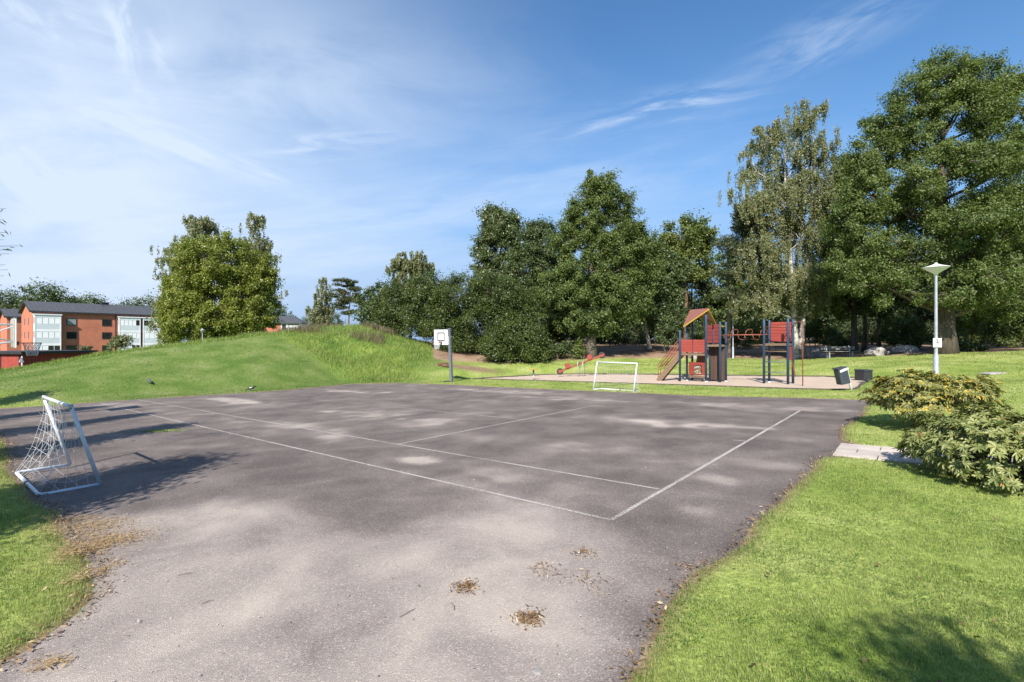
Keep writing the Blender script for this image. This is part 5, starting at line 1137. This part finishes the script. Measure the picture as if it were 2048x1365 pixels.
# ------------------------------------------------------------------ litter on the ground
def litter(name, pts, mat, L, asp, label, kind='stuff', cat=None, up=.6, zoff=.008, parent=None):
    pts = np.array(pts); n = len(pts); x, y = pts[:, 0], pts[:, 1]; s = sdist(COURT, x, y); z = np.where(s < 0, plane(x, y), terrain(x, y) + .02) + zoff + rng.uniform(0, .018, n)
    nr = rng.normal(size=(n, 3)) * (1 - up) + np.array((0, 0, 1)); sz = L * rng.uniform(.5, 1.4, n)
    P = np.stack([x, y, z], -1)
    if parent is not None: P = P - np.array(parent.location)
    o = leaf_mesh(name, P, nr, sz, sz * asp, mat, parent)
    if parent is None: tag(o, label, cat or name.replace('_', ' '), None, kind)
    return o
pe = []
Pn = np.array(COURT)
for i in range(len(Pn)):
    a, b = Pn[i], Pn[(i + 1) % len(Pn)]
    if min(a[1], b[1]) < 1.2 or max(a[1], b[1]) > 13: continue
    k = int(np.hypot(*(b - a)) * (110 if a[0] < 0 else 60)); t = rng.uniform(0, 1, (k, 1)); pe += list(a + (b - a) * t + rng.normal(size=(k, 2)) * (.07 if a[0] < 0 else .04))
litter('edge_litter', pe, M['drybrown'], .036, .4, 'brown dead leaves and soil crumbs along the lawn edge', cat='leaf litter')
st_ = []
for px, py, rx, ry, k in ((185, 1055, .22, .17, 1000), (225, 1080, .20, .14, 800), (170, 1100, .1, .16, 400), (175, 1105, .10, .2, 500), (150, 1040, .18, .08, 300), (190, 1150, .06, .18, 300), (100, 1330, .06, .04, 120)):
    c = np.array(court(px, py)); st_ += list(c + rng.normal(size=(k, 2)) * np.array((rx, ry)))
litter('straw_litter', st_, M['straw'], .05, .14, 'pale dry grass clippings blown against the left lawn edge', cat='straw', up=.9)
ll = []
for i in range(260):
    d = 2 + 9 * random.random() ** 1.6; bx = random.uniform(-1.15, 1.1); x_, y_ = bx * d, d
    if sdist(COURT, [x_], [y_])[0] > .05: ll.append((x_, y_))
litter('fallen_leaves', ll, M['drybrown'], .05, .45, 'scattered dry brown leaves lying on the lawn', cat='fallen leaves', up=.7, zoff=.02)
def pile(px, py, r, n, label):
    c = court(px, py); root = empty('leaf_pile', (c[0], c[1], plane(*c)), label, 'leaf pile', 'dry leaf heaps on the asphalt')
    litter('leaves', np.array(c) + rng.normal(size=(n, 2)) * r, M['drybrown'], .036, .26, None, None, up=.45, parent=root, zoff=.006)
pile(933, 1176, .05, 170, 'upper left small heap of brown dry leaves on the asphalt'); pile(1058, 1238, .055, 240, 'nearest heap of dry leaves on the asphalt'); pile(1375, 1137, .045, 40, 'cluster of yellowish dead leaves by the right lawn edge')
pile(1168, 1108, .06, 70, 'faint brown leaf heap farthest out on the asphalt'); pile(1085, 1140, .08, 60, 'thin scatter of brown leaves between the heaps'); pile(1185, 1168, .09, 70, 'loose dark leaf scatter right of the heaps')
for k, (px, py, L_, a) in enumerate(((815, 1228, .07, .9), (372, 1150, .06, .4), (905, 1215, .06, -1.2), (1115, 1152, .05, .2), (415, 1206, .04, .7))):
    c = court(px, py); z = plane(*c) + .009; t = Vector((math.cos(a), math.sin(a), 0)) * L_; o = MB().tube([Vector((*c, z)) - t, Vector((*c, z + .004)) + Vector((.008, .005, 0)), Vector((*c, z)) + t], [.0022, .003, .0015], 5).build('twig', M['bark_grey']); tag(o, ['short twig left of the nearest leaf heap', 'short pale stick on the asphalt by the left lawn', 'bent twig under the upper left leaf heap', 'tiny twig between the leaf heaps', 'tiny stick farthest left on the dusty asphalt'][k], 'twig', 'twigs on the asphalt')
gr = rng.uniform(-1.1, .6, 900); gd = 1.8 * 8 ** rng.uniform(0, 1, 900); gxy = np.stack([gr * gd, gd], -1); gxy = gxy[sdist(COURT, gxy[:, 0], gxy[:, 1]) < -.05]
litter('grit', gxy, M['gritmat'], .017, .7, 'small pale grit and crumbs scattered over the asphalt', cat='grit', up=.7, zoff=.002)
moss = []
c = np.array(court(325, 863)); moss = c + rng.normal(size=(500, 2)) * np.array((.30, .12)); litter('moss_tuft', moss, M['grass'], .05, .3, 'small patch of yellow green grass growing through the asphalt', cat='grass tuft', up=.2)
c = court(1075, 1345); st1 = MB().lathe((c[0], c[1], plane(*c)), [(.034, -.004), (.036, .006), (.022, .014)], 6); tag(st1.build('stone_chip', M['stone'], None), 'flat pale stone chip on the asphalt at the bottom', 'stone')

# ------------------------------------------------------------------ sky, sun, camera
w = bpy.data.worlds.new('World'); SC.world = w; w.use_nodes = True; nt = w.node_tree; ns, ln = nt.nodes, nt.links; ns.clear()
out = N(ns, 'ShaderNodeOutputWorld'); bg = N(ns, 'ShaderNodeBackground'); sky = N(ns, 'ShaderNodeTexSky', sky_type='NISHITA'); sky.sun_disc = False
sky.sun_elevation = SUN_EL; sky.sun_rotation = math.pi + SUN_AZ; sky.altitude = 0; sky.air_density = 1.0; sky.dust_density = .3; sky.ozone_density = 2.6
tc = N(ns, 'ShaderNodeTexCoord'); sp = N(ns, 'ShaderNodeSeparateXYZ'); ln.new(tc.outputs['Generated'], sp.inputs[0])
def mth(op, a, b=None, c=None, clamp=False):
    n = N(ns, 'ShaderNodeMath', operation=op); n.use_clamp = clamp
    for i, v in enumerate((a, b, c)):
        if v is None: continue
        if isinstance(v, (int, float)): n.inputs[i].default_value = v
        else: ln.new(v, n.inputs[i])
    return n.outputs[0]
ym = mth('MAXIMUM', sp.outputs[1], .12); tx_, tz_ = mth('DIVIDE', sp.outputs[0], ym), mth('DIVIDE', sp.outputs[2], ym); front = mth('GREATER_THAN', sp.outputs[1], 0)
def streak(px, py, deg, la, lb, amp, sx, sy, seed, lo=.38, hi=.72):
    cx, cz_ = (px - CX) / F, (HZ - py) / F; c, s = math.cos(R(deg)), math.sin(R(deg))
    dx, dz = mth('SUBTRACT', tx_, cx), mth('SUBTRACT', tz_, cz_)
    a = mth('ADD', mth('MULTIPLY', dx, c), mth('MULTIPLY', dz, s)); b = mth('ADD', mth('MULTIPLY', dx, -s), mth('MULTIPLY', dz, c))
    cb = N(ns, 'ShaderNodeCombineXYZ'); ln.new(mth('MULTIPLY', a, sx), cb.inputs[0]); ln.new(mth('MULTIPLY', b, sy), cb.inputs[1]); cb.inputs[2].default_value = seed
    nz = N(ns, 'ShaderNodeTexNoise'); nz.inputs['Scale'].default_value = 1; nz.inputs['Detail'].default_value = 7; nz.inputs['Roughness'].default_value = .58; nz.inputs['Distortion'].default_value = .5; ln.new(cb.outputs[0], nz.inputs['Vector'])
    mr = N(ns, 'ShaderNodeMapRange', interpolation_type='SMOOTHSTEP'); mr.inputs[1].default_value = lo; mr.inputs[2].default_value = hi; ln.new(nz.outputs[0], mr.inputs[0])
    e = mth('EXPONENT', mth('MULTIPLY', mth('ADD', mth('POWER', mth('ABSOLUTE', mth('DIVIDE', a, la)), 2), mth('POWER', mth('ABSOLUTE', mth('DIVIDE', b, lb)), 2)), -1))
    return mth('MULTIPLY', mth('MULTIPLY', e, mr.outputs[0]), amp)
cl = None
for st in [(1350, 215, 12, .15, .030, .75, 5, 30, 1.3), (1180, 255, 10, .14, .018, .35, 5, 40, 4.2), (390, 300, -20, .24, .028, .42, 4, 30, 2.2), (265, 55, -72, .12, .055, .5, 8, 16, 5.1), (660, 290, 4, .12, .025, .5, 6, 40, 7.7), (1660, 75, 24, .17, .045, .42, 5, 24, 3.3),
           (560, 160, -6, .55, .15, .42, 2.2, 6, 9.1, .25, .7), (150, 330, -12, .45, .22, .45, 2.5, 7, 12.4, .2, .65), (60, 20, -20, .18, .05, .4, 5, 16, 15.2), (250, 520, 3, 1.0, .13, .28, 2, 14, 18.2, .3, .7), (800, 470, 8, .8, .12, .30, 2.4, 16, 21.4, .3, .7), (1050, 380, 14, .5, .08, .22, 3, 16, 25.1), (20, 340, -30, .12, .05, .5, 6, 16, 27)]:
    v = streak(*st); cl = v if cl is None else mth('ADD', cl, v)
cl = mth('MULTIPLY', cl, front)
# thin veil whitening towards the left and the horizon
lf = N(ns, 'ShaderNodeMapRange', interpolation_type='SMOOTHSTEP'); lf.inputs[1].default_value = .22; lf.inputs[2].default_value = -1.05; lf.inputs[3].default_value = 0; lf.inputs[4].default_value = .55; ln.new(tx_, lf.inputs[0])
hz_ = N(ns, 'ShaderNodeMapRange', interpolation_type='SMOOTHERSTEP'); hz_.inputs[1].default_value = .5; hz_.inputs[2].default_value = 0; hz_.inputs[3].default_value = 0; hz_.inputs[4].default_value = .95; ln.new(sp.outputs[2], hz_.inputs[0])
hs_ = N(ns, 'ShaderNodeHueSaturation'); hs_.inputs['Saturation'].default_value = 1.2; ln.new(sky.outputs[0], hs_.inputs['Color'])
m0 = N(ns, 'ShaderNodeMix', data_type='RGBA'); ln.new(hz_.outputs[0], m0.inputs[0]); ln.new(hs_.outputs[0], m0.inputs[6]); m0.inputs[7].default_value = (1.25, 2.35, 4.25, 1)
fac = mth('MINIMUM', mth('ADD', cl, mth('MULTIPLY', lf.outputs[0], front)), .96)
mx = N(ns, 'ShaderNodeMix', data_type='RGBA'); ln.new(fac, mx.inputs[0]); ln.new(m0.outputs[2], mx.inputs[6]); mx.inputs[7].default_value = (4.0, 4.7, 5.75, 1)
ln.new(mx.outputs[2], bg.inputs[0]); bg.inputs[1].default_value = .108; ln.new(bg.outputs[0], out.inputs[0])

sl = bpy.data.lights.new('sun', 'SUN'); sl.energy = 5.0; sl.angle = R(.53); sl.color = (1, .93, .84); so_ = bpy.data.objects.new('sun', sl); COL.objects.link(so_)
so_.rotation_euler = Vector((math.sin(SUN_AZ) * math.cos(SUN_EL), math.cos(SUN_AZ) * math.cos(SUN_EL), -math.sin(SUN_EL))).to_track_quat('-Z', 'Y').to_euler()
cam = bpy.data.cameras.new('camera'); cam.sensor_width = 36; cam.lens = 36 * F / 2048; cam.clip_end = 3000; cam.clip_start = .05; co = bpy.data.objects.new('camera', cam); COL.objects.link(co)
co.location = (0, 0, CAMZ); co.rotation_euler = (R(90), 0, 0); SC.camera = co
SC.view_settings.view_transform = 'Standard'; SC.view_settings.look = 'None'; SC.view_settings.exposure = 0.78; SC.view_settings.gamma = 1
SC.cycles.max_bounces = 6; SC.cycles.transparent_max_bounces = 8; SC.cycles.use_denoising = True
